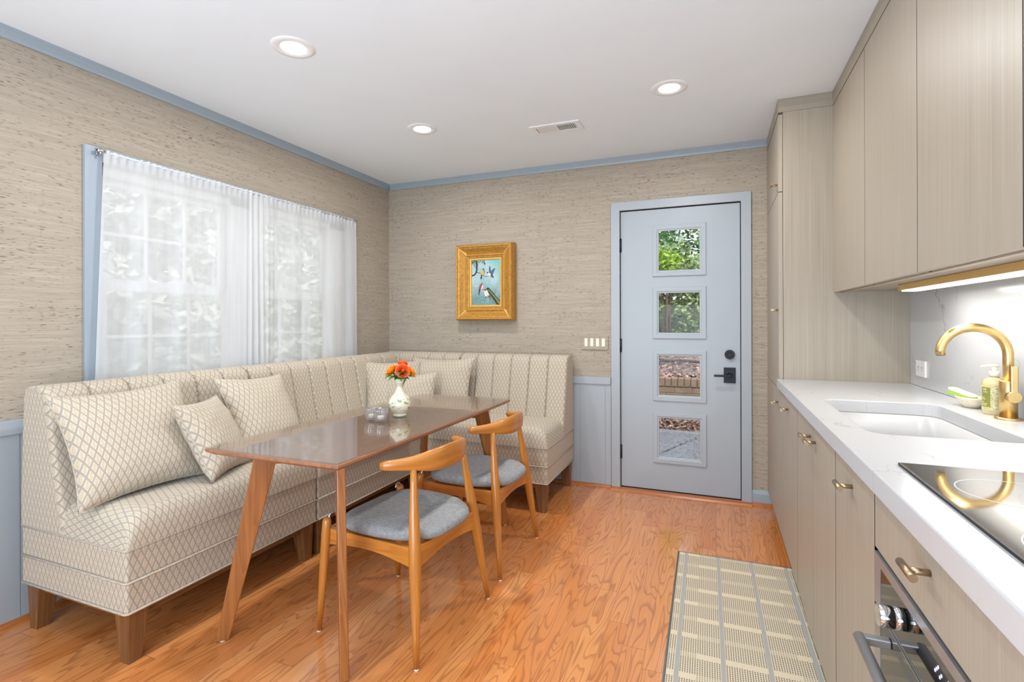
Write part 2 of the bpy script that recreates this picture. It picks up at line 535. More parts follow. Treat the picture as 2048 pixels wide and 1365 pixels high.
def add_prism(bm, poly, lo, hi, axis='z', bev=0.0):
    """extrude a 2-D outline along an axis (x: poly=(y,z); y: (x,z); z: (x,y))"""
    def mk(p, h):
        return {'x': (h, p[0], p[1]), 'y': (p[0], h, p[1]), 'z': (p[0], p[1], h)}[axis]
    a = [bm.verts.new(mk(p, lo)) for p in poly]
    b = [bm.verts.new(mk(p, hi)) for p in poly]
    fs = [bm.faces.new(a), bm.faces.new(list(reversed(b)))]
    n = len(poly)
    for i in range(n):
        fs.append(bm.faces.new((a[i], b[i], b[(i + 1) % n], a[(i + 1) % n])))
    bmesh.ops.recalc_face_normals(bm, faces=fs)
    if bev > 0:
        bmesh.ops.bevel(bm, geom=list(set(e for f in fs for e in f.edges)), offset=bev, segments=2, profile=0.5, affect='EDGES')

def add_grid(bm, fn, nu, nv, uvf=None, closed_u=False):
    L = UVL(bm)
    V = [[bm.verts.new(fn(i / nu, j / nv)) for j in range(nv + 1)] for i in range(nu if closed_u else nu + 1)]
    for i in range(nu):
        for j in range(nv):
            i2 = (i + 1) % len(V)
            f = bm.faces.new((V[i][j], V[i2][j], V[i2][j + 1], V[i][j + 1]))
            f.smooth = True
            if uvf:
                for lp, (a, b) in zip(f.loops, ((i, j), (i + 1, j), (i + 1, j + 1), (i, j + 1))):
                    lp[L].uv = uvf(a / nu, b / nv)
    return V

def obj(name, bm, mat, parent=None, grain=None, recalc=True, smooth=None):
    if recalc:
        bmesh.ops.recalc_face_normals(bm, faces=bm.faces)
    if grain:
        box_uv(bm, grain)
    base = Vector((0, 0, 0))
    p = parent
    while p is not None:
        base += p.location
        p = p.parent
    if parent is not None:
        bmesh.ops.translate(bm, verts=bm.verts, vec=-base)
    if smooth is not None:
        for f in bm.faces:
            f.smooth = smooth
    me = bpy.data.meshes.new(name)
    bm.to_mesh(me)
    bm.free()
    o = bpy.data.objects.new(name, me)
    COL.objects.link(o)
    for m in (mat if isinstance(mat, (list, tuple)) else [mat]):
        me.materials.append(m)
    if parent is not None:
        o.parent = parent
    return o

def nb():
    return bmesh.new()

def tag(o, label, cat, group=None, kind=None):
    o['label'] = label
    o['category'] = cat
    if group:
        o['group'] = group
    if kind:
        o['kind'] = kind
    return o

def thing(name, label, cat, loc=(0, 0, 0), group=None, kind=None):
    o = bpy.data.objects.new(name, None)
    COL.objects.link(o)
    o.location = loc
    o.empty_display_size = 0.05
    return tag(o, label, cat, group, kind)

def copy_tree(o, parent=None):
    c = o.copy()
    COL.objects.link(c)
    if parent is not None:
        c.parent = parent
    for ch in list(o.children):
        copy_tree(ch, c)
    return c

def box_obj(name, lo, hi, mat, parent=None, bev=0.0, grain='z'):
    bm = nb(); add_box(bm, lo, hi, bev)
    return obj(name, bm, mat, parent, grain)

def boxes_obj(name, bl, mat, parent=None, bev=0.0, grain='z'):
    bm = nb()
    for lo, hi in bl:
        add_box(bm, lo, hi, bev)
    return obj(name, bm, mat, parent, grain)

# ------------------------------------------------------------------ room shell
XL, XR, YB, YF, ZC = -2.682, 0.92, 3.776, -2.6, 2.44
T = 0.14
def struct(o, label, cat):
    return tag(o, label, cat, kind='structure')

struct(box_obj('floor', (XL - T, YF - T, -0.06), (XR + T, YB + T, 0.0), M['floor'], grain='y'), 'orange oak strip floor with glossy finish', 'floor')
struct(box_obj('ceiling', (XL - T, YF - T, ZC), (XR + T, YB + T, ZC + 0.1), M['ceil']), 'smooth white ceiling', 'ceiling')
WY0, WY1, WZ0, WZ1 = 1.50, 3.205, 0.86, 1.985       # window opening
bm = nb()
add_box(bm, (XL - T, YF, 0), (XL, WY0, ZC)); add_box(bm, (XL - T, WY1, 0), (XL, YB + T, ZC))
add_box(bm, (XL - T, WY0, 0), (XL, WY1, WZ0)); add_box(bm, (XL - T, WY0, WZ1), (XL, WY1, ZC))
struct(obj('wall_left', bm, M['wall'], grain='z'), 'left wall in tan grasscloth wallpaper around the window', 'wall')
DX0, DX1, DZ = -0.652, 0.159, 2.045                 # door opening
bm = nb()
add_box(bm, (XL, YB, 0), (DX0, YB + T, ZC)); add_box(bm, (DX1, YB, 0), (XR + T, YB + T, ZC)); add_box(bm, (DX0, YB, DZ), (DX1, YB + T, ZC))
struct(obj('wall_back', bm, M['wall'], grain='z'), 'back wall in tan grasscloth wallpaper around the blue door', 'wall')
struct(box_obj('wall_right', (XR, YF, 0), (XR + T, YB, ZC), M['ceil']), 'right wall behind the cabinets', 'wall')
struct(box_obj('wall_rear', (XL, YF - T, 0), (XR, YF, ZC), M['ceil']), 'plain wall behind the viewer', 'wall')

# crown strip along the ceiling
def crown_poly(s):
    return [(0, 0), (s * 0.008, 0), (s * 0.012, 0.012), (s * 0.012, 0.020), (s * 0.020, 0.032), (s * 0.020, 0.038), (s * 0.026, 0.048), (0, 0.048)]
bm = nb(); add_prism(bm, [(XL + a, ZC - 0.048 + b) for a, b in crown_poly(1)], YF, YB, 'y')
struct(obj('trim_1', bm, M['blue_trim'], grain='y'), 'slim blue crown strip along the left wall', 'crown trim')
bm = nb(); add_prism(bm, [(YB - a, ZC - 0.048 + b) for a, b in crown_poly(1)], XL + 0.02, 0.33, 'x')
struct(obj('trim_2', bm, M['blue_trim'], grain='x'), 'slim blue crown strip along the back wall', 'crown trim')

# wainscot: panels with grooves and a flat rail
def wains(axis, a0, a1, wall, sgn, z_rail0, z_rail1):
    bm = nb()
    step = 0.19
    a = a0
    while a < a1 - 1e-6:
        b = min(a + step - 0.004, a1)
        if axis == 'y':
            add_box(bm, (wall, a, 0.0), (wall + sgn * 0.008, b, z_rail0), 0.0)
            add_box(bm, (wall, b, 0.0), (wall + sgn * 0.005, min(b + 0.004, a1), z_rail0), 0.0)
        else:
            add_box(bm, (a, wall + sgn * 0.008, 0.0), (b, wall, z_rail0), 0.0)
            add_box(bm, (b, wall + sgn * 0.005, 0.0), (min(b + 0.004, a1), wall, z_rail0), 0.0)
        a += step
    if axis == 'y':
        add_box(bm, (wall, a0, z_rail0), (wall + 0.019, a1, z_rail1), 0.002)
    else:
        add_box(bm, (a0, wall - 0.019, z_rail0), (a1, wall, z_rail1), 0.002)
    return obj('trim_x', bm, M['blue'], None, 'z')
o = wains('y', YF, YB - 0.02, XL, 1, 0.777, 0.836); o.name = 'trim_3'
struct(o, 'pale blue wainscot with flat cap rail on the left wall', 'wainscot')
o = wains('x', XL + 0.02, -0.722, YB, -1, 0.763, 0.816); o.name = 'trim_4'
struct(o, 'pale blue wainscot with flat cap rail left of the door', 'wainscot')
def qround(s):
    return [(0, 0), (0.019, 0), (0.0178, 0.007), (0.014, 0.0135), (0.007, 0.018), (0, 0.019)]
bm = nb(); add_prism(bm, [(XL + 0.008 + a, b) for a, b in qround(1)], YF, YB, 'y')
struct(obj('baseboard_left', bm, M['oak_trim'], grain='y'), 'oak quarter round at the foot of the left wall', 'shoe moulding')
bm = nb(); add_prism(bm, [(YB - 0.008 - a, b) for a, b in qround(1)], XL + 0.03, -0.722, 'x')
struct(obj('baseboard_back', bm, M['oak_trim'], grain='x'), 'oak quarter round below the blue wainscot left of the door', 'shoe moulding')
bm = nb()
add_prism(bm, [(YB, 0.0), (YB - 0.014, 0.0), (YB - 0.014, 0.075), (YB - 0.006, 0.098), (YB, 0.1)], 0.222, 0.40, 'x')
struct(obj('trim_5', bm, M['blue_trim'], grain='x'), 'short blue baseboard between the door and the cabinets', 'baseboard')
bm = nb(); add_prism(bm, [(YB - 0.014 - a, b) for a, b in qround(1)], 0.222, 0.40, 'x')
struct(obj('trim_6', bm, M['oak_trim'], grain='x'), 'oak quarter round right of the door', 'shoe moulding')

# ------------------------------------------------------------------ window (two double-hung units in one blue casing)
win = thing('window_1', 'wide window of two white double hung sashes with blue casing', 'window', (XL, 2.36, 0.86), kind='structure')
cy0, cy1 = 1.428, 3.282
cz1 = 2.052
boxes_obj('casing', [((XL, cy0, 0.80), (XL + 0.018, cy0 + 0.072, cz1)), ((XL, cy1 - 0.072, 0.80), (XL + 0.018, cy1, cz1)),
                     ((XL, cy0 + 0.072, cz1 - 0.066), (XL + 0.018, cy1 - 0.072, cz1))], M['blue_trim'], win, 0.002)
boxes_obj('sill', [((XL - 0.10, cy0, 0.835), (XL + 0.03, cy1, 0.86))], M['blue_trim'], win, 0.002)
fx0, fx1 = XL - 0.095, XL - 0.02
units = ((1.50, 2.272), (2.272, 3.205))
units = ((1.50, 2.272), (2.30, 3.075))
boxes_obj('outer_frame', [((fx0, WY0, WZ0), (fx1, WY0 + 0.025, WZ1)), ((fx0, 3.05, WZ0), (fx1, WY1, WZ1)), ((fx0, WY0, WZ1 - 0.05), (fx1, WY1, WZ1)),
                          ((fx0, WY0, WZ0), (fx1, WY1, WZ0 + 0.03)), ((fx0, 2.205, WZ0), (fx1, 2.345, WZ1))], M['vinyl'], win, 0.003)
def sash(y0, y1, z0, z1, x0, x1, hm):
    st = 0.036
    s = boxes_obj('sash', [((x0, y0, z0), (x1, y0 + st, z1)), ((x0, y1 - st, z0), (x1, y1, z1)), ((x0, y0 + st, z1 - st), (x1, y1 - st, z1)), ((x0, y0 + st, z0), (x1, y1 - st, z0 + 0.042))], M['vinyl'], win, 0.002)
    xm = (x0 + x1) / 2
    bars = [((xm - 0.008, y0 + st, hm - 0.008), (xm + 0.008, y1 - st, hm + 0.008))]
    for t in (1 / 3, 2 / 3):
        yy = y0 + st + (y1 - y0 - 2 * st) * t
        bars.append(((xm - 0.007, yy - 0.006, z0 + 0.04), (xm + 0.007, yy + 0.006, z1 - st)))
    boxes_obj('muntin', bars, M['vinyl'], s)
    box_obj('pane', (xm - 0.002, y0 + st - 0.004, z0 + 0.036), (xm + 0.002, y1 - st + 0.004, z1 - st + 0.004), M['glass'], s)
for (a, b) in ((1.505, 2.20), (2.345, 3.05)):
    sash(a, b, 1.405, WZ1 - 0.05, XL - 0.082, XL - 0.054, 1.668)
    sash(a, b, WZ0 + 0.03, 1.425, XL - 0.052, XL - 0.024, 1.165)

# sheer curtains on a thin rod
rod = thing('curtain_rod', 'thin white curtain rod with silver bracket above the window', 'curtain rod', (XL + 0.02, 2.36, 2.03))
bm = nb(); add_tube(bm, [(XL + 0.045, 1.462, 2.029), (XL + 0.045, 3.268, 2.029)], 0.005, 10)
obj('rod', bm, M['vinyl'], rod)
for yb in (1.478, 3.262):
    bm = nb()
    add_box(bm, (XL + 0.018, yb - 0.008, 2.012), (XL + 0.026, yb + 0.008, 2.046), 0.002)
    add_tube(bm, [(XL + 0.024, yb, 2.029), (XL + 0.052, yb, 2.029)], 0.006, 10)
    add_tube(bm, [(XL + 0.045, yb, 2.040), (XL + 0.045, yb, 2.008)], 0.006, 10)
    add_tube(bm, [(XL + 0.045, yb - 0.016, 2.029), (XL + 0.045, yb + 0.016, 2.029)], 0.0085, 12)
    obj('bracket', bm, M['chrome'], rod)

def curtain(y0t, y1t, y0b, y1b, label, seed, gather):
    rr = random.Random(seed)
    ph = [rr.uniform(0, 6.28) for _ in range(6)]
    zt, zb = 2.036, 0.93
    def fn(u, v):
        z = zt + (zb - zt) * v
        yt = y0t + (y1t - y0t) * u; yb_ = y0b + (y1b - y0b) * u
        y = yt + (yb_ - yt) * v
        a = 0.003 + 0.003 * v
        x = XL + 0.046 + a * math.sin(30 * u + ph[0] + 0.6 * math.sin(3 * v + ph[1])) + 0.35 * a * math.sin(57 * u + ph[2])
        if v < 0.04:
            x += 0.004 * math.sin(160 * u + ph[3]); z += 0.004 * math.sin(190 * u + ph[4]) * (1 - v / 0.04)
        g = math.exp(-((u - gather) / 0.07) ** 2)
        x += g * 0.016 * math.sin(150 * u + ph[5]) * (0.35 + 0.65 * v)
        return (x, y, z)
    bm = nb(); add_grid(bm, fn, 220, 40, lambda u, v: (u * 0.9, v * 1.1))
    o = obj('sheer_curtain', bm, M['sheer'])
    return tag(o, label, 'curtain', 'sheer curtains at the window')
curtain(1.488, 2.40, 1.445, 2.395, 'white sheer curtain over the near half of the window, nearer the viewer', 3, 0.94)
curtain(2.285, 3.272, 2.275, 3.284, 'white sheer curtain over the far half of the window, nearer the corner', 5, 0.06)

# ------------------------------------------------------------------ door
door = thing('door_1', 'pale blue entry door with four square glass lites', 'door', (-0.247, YB + 0.02, 0), kind='structure')
sx0, sx1, sz0, sz1 = -0.648, 0.154, 0.022, 2.036
sy0, sy1 = YB + 0.004, YB + 0.048
hx0, hx1 = -0.385, -0.097
lites = [(1.588, 1.882), (1.143, 1.438), (0.697, 0.990), (0.252, 0.545)]
bl = [((sx0, sy0, sz0), (hx0, sy1, sz1)), ((hx1, sy0, sz0), (sx1, sy1, sz1))]
zs = [sz1] + [v for a, b in lites for v in (b, a)] + [sz0]
for i in range(0, len(zs), 2):
    bl.append(((hx0, sy0, zs[i + 1]), (hx1, sy1, zs[i])))
boxes_obj('door_slab', bl, M['blue'], door)
for a, b in lites:
    bm = nb(); rings = []
    for ins, d in ((0.0, 0.0), (0.0015, 0.008), (0.004, 0.0095), (0.030, 0.0095), (0.034, 0.006), (0.042, 0.005), (0.044, 0.0)):
        rings.append([bm.verts.new(p) for p in ((hx0 - 0.037 + ins, sy0 - d, a - 0.037 + ins), (hx1 + 0.037 - ins, sy0 - d, a - 0.037 + ins), (hx1 + 0.037 - ins, sy0 - d, b + 0.037 - ins), (hx0 - 0.037 + ins, sy0 - d, b + 0.037 - ins))])
    for A, B in zip(rings, rings[1:]):
        for i in range(4):
            bm.faces.new((A[i], A[(i + 1) % 4], B[(i + 1) % 4], B[i]))
    fr = obj('lite_frame', bm, M['blue'], door, 'z')
    box_obj('pane', (hx0 - 0.002, sy0 + 0.018, a - 0.002), (hx1 + 0.002, sy0 + 0.023, b + 0.002), M['glass'], fr)
for z in (1.79, 1.055, 0.275):
    bm = nb()
    add_tube(bm, [(sx0 - 0.003, YB - 0.004, z - 0.05), (sx0 - 0.003, YB - 0.004, z + 0.05)], 0.0075, 10)
    add_box(bm, (sx0 - 0.004, YB - 0.002, z - 0.05), (sx0 + 0.006, YB + 0.01, z + 0.05))
    obj('hinge', bm, M['black'], door)
bm = nb()
add_tube(bm, [(0.088, sy0, 1.002), (0.088, sy0 - 0.018, 1.002)], [0.033, 0.031], 32)
add_tube(bm, [(0.088, sy0 - 0.017, 1.002), (0.088, sy0 - 0.024, 1.002)], [0.017, 0.015], 24)
obj('deadbolt', bm, M['black'], door)
bm = nb()
add_box(bm, (0.050, sy0 - 0.010, 0.808), (0.124, sy0, 0.914), 0.002)
hd = obj('handle_plate', bm, M['black'], door)
bm = nb()
add_tube(bm, [(0.088, sy0 - 0.009, 0.860), (0.088, sy0 - 0.058, 0.860)], [0.018, 0.012], 20)
add_box(bm, (-0.012, sy0 - 0.064, 0.853), (0.094, sy0 - 0.052, 0.867), 0.002)
obj('lever', bm, M['black'], hd)
bm = nb()
add_box(bm, (0.154, YB - 0.001, 0.965), (0.160, YB + 0.02, 1.03)); add_box(bm, (0.154, YB - 0.001, 0.825), (0.160, YB + 0.02, 0.89))
obj('strike_plate', bm, M['black'], door)
boxes_obj('threshold', [((DX0, YB - 0.004, 0.0), (DX1, YB + 0.10, 0.018))], M['black'], door, 0.002)
# casing and jambs
c0, c1, ct = -0.7165, 0.2215, 2.103
bm = nb()
add_prism(bm, [(c0, 0), (c0 + 0.062, 0), (c0 + 0.062, ct - 0.06), (c0, ct)], YB - 0.019, YB, 'y')
add_prism(bm, [(c1 - 0.062, 0), (c1, 0), (c1, ct), (c1 - 0.062, ct - 0.06)], YB - 0.019, YB, 'y')
add_prism(bm, [(c0, ct), (c0 + 0.062, ct - 0.06), (c1 - 0.062, ct - 0.06), (c1, ct)], YB - 0.019, YB, 'y')
obj('casing', bm, M['blue'], door, 'z')
boxes_obj('jamb', [((DX0 - 0.001, YB, 0.018), (DX0 + 0.0025, YB + T, DZ)), ((DX1 - 0.0025, YB, 0.018), (DX1 + 0.001, YB + T, DZ)),
                   ((DX0, YB, DZ - 0.004), (DX1, YB + T, DZ)), ((DX0, YB + 0.05, 0.018), (DX0 + 0.012, YB + 0.07, DZ)), ((DX1 - 0.012, YB + 0.05, 0.018), (DX1, YB + 0.07, DZ))], M['dark_gap'], door)
bm = nb(); add_prism(bm, [(YB - 0.062, 0.0), (YB - 0.05, 0.012), (YB - 0.018, 0.016), (YB - 0.002, 0.016), (YB - 0.002, 0.0)], c0, c1, 'x')
struct(obj('trim_7', bm, M['oak_trim'], grain='x'), 'oak saddle strip in front of the door sill', 'threshold strip')

# ------------------------------------------------------------------ ceiling lights and vent
def downlight(x, y, label):
    t = thing('ceiling_light', label, 'ceiling light', (x, y, ZC), 'recessed ceiling lights')
    bm = nb(); add_lathe(bm, [(0.052, -0.001), (0.055, -0.004), (0.075, -0.0055), (0.088, -0.004), (0.092, 0.0)], (x, y, ZC), 48)
    obj('trim_ring', bm, M['white_trim'], t)
    bm = nb(); add_lathe(bm, [(0.0, -0.0025), (0.053, -0.0025), (0.053, -0.0005)], (x, y, ZC), 40)
    obj('lens', bm, M['lens'], t)
    lamp('downlight_glow', 'AREA', (0, 0, -0.012), (0, 0, 0), 13, 0.10, None, (1, 0.99, 0.98), t)
    return t
downlight(-1.716, 1.716, 'round recessed ceiling light nearest the viewer, above the near end of the sofa')
downlight(-1.700, 2.745, 'round recessed ceiling light above the far end of the dining table')
downlight(-0.220, 2.745, 'round recessed ceiling light in front of the blue door')
for x, y in ((-0.22, 1.716), (-1.70, 0.55), (-0.22, 0.55)):
    lamp('unseen_downlight', 'AREA', (x, y, ZC - 0.012), (0, 0, 0), 5, 0.10, None, (1, 0.98, 0.96))

vt = thing('ceiling_vent', 'white slotted ceiling air vent before the back wall', 'vent', (-0.915, 3.045, ZC))
vx0, vx1, vy0, vy1 = -1.075, -0.757, 2.97, 3.12
boxes_obj('frame', [((vx0, vy0, ZC - 0.006), (vx1, vy0 + 0.03, ZC)), ((vx0, vy1 - 0.03, ZC - 0.006), (vx1, vy1, ZC)), ((vx0, vy0 + 0.03, ZC - 0.006), (vx0 + 0.035, vy1 - 0.03, ZC)),
                    ((vx1 - 0.035, vy0 + 0.03, ZC - 0.006), (vx1, vy1 - 0.03, ZC)), ((-0.918, vy0 + 0.03, ZC - 0.006), (-0.908, vy1 - 0.03, ZC))], M['white_trim'], vt, 0.001)
box_obj('backing', (vx0 + 0.03, vy0 + 0.03, ZC - 0.001), (vx1 - 0.03, vy1 - 0.03, ZC - 0.0002), M['vent_dark'], vt)
bm = nb()
for i in range(10):
    x = vx0 + 0.038 + i * 0.0122
    add_hex(bm, [(x + 0.004, vy0 + 0.03, ZC - 0.006), (x + 0.0145, vy0 + 0.03, ZC - 0.0055), (x + 0.0145, vy1 - 0.03, ZC - 0.0055), (x + 0.004, vy1 - 0.03, ZC - 0.006)],
            [(x, vy0 + 0.03, ZC - 0.001), (x + 0.002, vy0 + 0.03, ZC - 0.001), (x + 0.002, vy1 - 0.03, ZC - 0.001), (x, vy1 - 0.03, ZC - 0.001)])
    x2 = -0.905 + i * 0.0118
    add_box(bm, (x2, vy0 + 0.03, ZC - 0.006), (x2 + 0.0035, vy1 - 0.03, ZC - 0.001))
obj('louvre', bm, M['white_trim'], vt)

# ------------------------------------------------------------------ banquette
BX, BYR = -2.60, 3.742      # rear planes of the left run and of the back run
DEP = 0.652
def settee_parts(t, mp, Ls, free0, free1, legs, chan=6, corner=False, ext=0.0):
    """mp(s,d,z)->world; s along the wall, d out from the wall"""
    def block(name, z0, z1, d0=0.0, d1=DEP, bev=0.010):
        bm = nb()
        vs = add_box(bm, (0, d0, z0), (Ls, d1, z1), bev, 3)
        for v in bm.verts:
            v.co = Vector(mp(*v.co))
        return obj(name, bm, M['fabric'], t, 'z')
    block('apron', 0.190, 0.302)
    block('seat_deck', 0.300, 0.418)
    # welting
    for z, wr in ((0.301, 0.0045), (0.192, 0.0045), (0.417, 0.0032)):
        pts = []
        if free0:
            pts += [mp(-0.001, 0.01, z), mp(-0.001, DEP - 0.008, z)]
        pts += [mp(0.006 if free0 else 0.0, DEP + 0.001, z), mp(Ls - (0.006 if free1 else 0), DEP + 0.001, z)]
        if free1:
            pts += [mp(Ls + 0.001, DEP - 0.008, z), mp(Ls + 0.001, 0.01, z)]
        bm = nb(); add_tube(bm, pts, wr, 8)
        obj('welt', bm, M['fabric'], t)
    # crowned seat cushion
    d0, d1, zb, h = 0.16, DEP + 0.004, 0.416, 0.130
    def sup(e, r, p):
        if e >= r:
            return 1.0
        return (max(0.0, 1 - (1 - max(e, 0) / r) ** p)) ** (1 / p)
    ns = max(30, int(Ls / 0.018)); nd = 34
    r0 = 0.12 if free0 else 0.035
    r1 = 0.12 if free1 else 0.035
    def cus(u, v):
        uu = 0.5 - 0.5 * math.cos(PI * u) if Ls < 0.7 else u + 0.10 * math.sin(2 * PI * u) * -0.5
        vv = 1 - (1 - v) ** 1.8
        s = uu * Ls; d = d0 + vv * (d1 - d0)
        f = sup(s, r0, 2.8) * sup(Ls - s, r1, 2.8) * sup(d1 - d, 0.070, 3.0)
        z = zb + h * f * (0.97 + 0.03 * math.sin(PI * v))
        return mp(s, d, z)
    # the weave runs over the rounded edges: texture follows the length of the surface
    def arcs(n, fn):
        out = [0.0]; q = fn(0.0)
        for i in range(1, n + 1):
            r_ = fn(i / n); out.append(out[-1] + math.hypot(r_[0] - q[0], r_[1] - q[1])); q = r_
        return out
    def sprof(u):
        uu = 0.5 - 0.5 * math.cos(PI * u) if Ls < 0.7 else u + 0.10 * math.sin(2 * PI * u) * -0.5
        return (uu * Ls, h * sup(uu * Ls, r0, 2.8) * sup(Ls - uu * Ls, r1, 2.8))
    def dprof(v):
        d = d0 + (1 - (1 - v) ** 1.8) * (d1 - d0)
        return (d, h * sup(d1 - d, 0.070, 3.0))
    AS, AD = arcs(ns, sprof), arcs(nd, dprof)
    bm = nb(); add_grid(bm, cus, ns, nd, lambda u, v: (AS[round(u * ns)], AD[round(v * nd)]))
    obj('seat_cushion', bm, M['fabric'], t)
    # channel-tufted back
    def backrest(Lb, mpb, n_ch, name='backrest'):
        prof = [(0.0, 0.4185), (0.0, 0.55), (0.012, 0.80), (0.022, 0.93), (0.030, 0.962), (0.050, 0.978), (0.085, 0.984), (0.125, 0.980), (0.155, 0.966), (0.172, 0.945),
                (0.180, 0.915), (0.190, 0.86), (0.205, 0.78), (0.222, 0.70), (0.240, 0.62), (0.258, 0.55), (0.272, 0.50), (0.282, 0.45), (0.286, 0.4185)]
        # refine
        P2 = []
        for i in range(len(prof) - 1):
            for k in range(2):
                a, b = prof[i], prof[i + 1]
                P2.append((a[0] + (b[0] - a[0]) * k / 2, a[1] + (b[1] - a[1]) * k / 2))
        P2.append(prof[-1])
        npt = len(P2)
        cw = Lb / n_ch
        # s samples: denser near seams
        S = []
        for c in range(n_ch):
            for q in (0, 0.02, 0.05, 0.1, 0.2, 0.35, 0.5, 0.65, 0.8, 0.9, 0.95, 0.98):
                S.append((c + q) * cw)
        S.append(Lb)
        bm = nb()
        L = UVL(bm)
        rows = []
        for s in S:
            q = (s / cw) % 1.0
            if s >= Lb - 1e-9:
                q = 0.0
            bul = 1 - abs(2 * q - 1) ** 20
            endf = (s < 1e-9 or s > Lb - 1e-9)
            row = []
            arc = 0
            for i, (d, z) in enumerate(P2):
                fr = min(1.0, max(0.0, (i - npt * 0.22) / (npt * 0.12)))   # only top and front bulge
                dd = d - (1 - bul) * 0.022 * fr
                zz = z - (1 - bul) * 0.011 * fr * (1 if z > 0.9 else 0)
                row.append((bm.verts.new(mpb(s, dd, zz)), s, d, z))
            rows.append(row)
        for a in range(len(rows) - 1):
            for i in range(npt - 1):
                A, B, C_, D_ = rows[a][i], rows[a + 1][i], rows[a + 1][i + 1], rows[a][i + 1]
                f = bm.faces.new((A[0], B[0], C_[0], D_[0])); f.smooth = True
                for lp, k in zip(f.loops, (A, B, C_, D_)):
                    lp[L].uv = (k[1], k[3] + (0.18 - k[2]) * 0.9)
        for row in (rows[0], rows[-1]):
            f = bm.faces.new([k[0] for k in row])
            for lp, k in zip(f.loops, row):
                lp[L].uv = (k[2] + 0.01, k[3])
        return obj(name, bm, M['fabric'], t)
    if not corner:
        backrest(Ls, mp, chan)
        rng = [(0.0, Ls)]
    return backrest

def rail_and_legs(t, mp, Ls, leg_at, d_set=(0.028, DEP - 0.028)):
    bm = nb()
    for lo, hi in (((0.03, DEP - 0.055, 0.152), (Ls - 0.03, DEP - 0.03, 0.190)), ((0.03, 0.03, 0.152), (Ls - 0.03, 0.055, 0.190)),
                   ((0.03, 0.05, 0.152), (0.055, DEP - 0.05, 0.190)), ((Ls - 0.055, 0.05, 0.152), (Ls - 0.03, DEP - 0.05, 0.190))):
        add_box(bm, lo, hi, 0.002)
    for v in bm.verts:
        v.co = Vector(mp(*v.co))
    obj('base_rail', bm, M['dark_wood'], t, 'y')
    for (s, d) in leg_at:
        ss = 1 if s < Ls / 2 else -1
        dd = 1 if d < DEP / 2 else -1
        w0, w1 = 0.078, 0.046
        def quad(w, z, off):
            a, b = s + ss * off, s + ss * (off + w)
            c, e = d + dd * off, d + dd * (off + w)
            return [mp(a, c, z), mp(b, c, z), mp(b, e, z), mp(a, e, z)]
        bm = nb()
        add_hex(bm, quad(w1, 0.0, 0.006), quad(w0, 0.191, 0.0), 0.002)
        obj('leg', bm, M['dark_wood'], t, 'z')

def corners(Ls, e=0.012):
    return [(e, e), (e, DEP - e), (Ls - e, e), (Ls - e, DEP - e)]

# near left section
y0, y1 = 1.168, 2.098
t = thing('banquette_section', 'near section of the cream patterned banquette under the window, nearest the viewer', 'sofa', (BX + 0.32, (y0 + y1) / 2, 0), 'banquette sections')
mpA = lambda s, d, z: (BX + d, y0 + s, z)
settee_parts(t, mpA, y1 - y0, True, False, None, 6)
rail_and_legs(t, mpA, y1 - y0, corners(y1 - y0))
# far left section
ya, yb_ = 2.106, 3.150
t = thing('banquette_section', 'middle section of the patterned banquette under the window, behind the dining table', 'sofa', (BX + 0.32, (ya + yb_) / 2, 0), 'banquette sections')
mpB = lambda s, d, z: (BX + d, ya + s, z)
settee_parts(t, mpB, yb_ - ya, False, False, None, 7)
rail_and_legs(t, mpB, yb_ - ya, corners(yb_ - ya))
# right section on the back wall
xa, xb = -1.874, -1.000
t = thing('banquette_section', 'end section of the patterned banquette against the back wall, beside the door', 'sofa', ((xa + xb) / 2, BYR - 0.32, 0), 'banquette sections')
mpC = lambda s, d, z: (xa + s, BYR - d, z)
settee_parts(t, mpC, xb - xa, False, True, None, 6)
rail_and_legs(t, mpC, xb - xa, corners(xb - xa))
# corner section
yc = 3.156
t = thing('banquette_section', 'corner section of the patterned banquette where the two walls meet', 'sofa', (BX + 0.35, BYR - 0.3, 0), 'banquette sections')
Lc = (-1.880) - BX
mpD = lambda s, d, z: (BX + s, BYR - d * ((BYR - yc) / DEP), z)
bk = settee_parts(t, mpD, Lc, False, False, None, 5, corner=True)
rail_and_legs(t, mpD, Lc, corners(Lc))
mpD1 = lambda s, d, z: (BX + s, BYR - d, z)
mpD2 = lambda s, d, z: (BX + d, yc + s, z)
bk(Lc, mpD1, 5)
bk(BYR - 0.03 - yc, mpD2, 3)

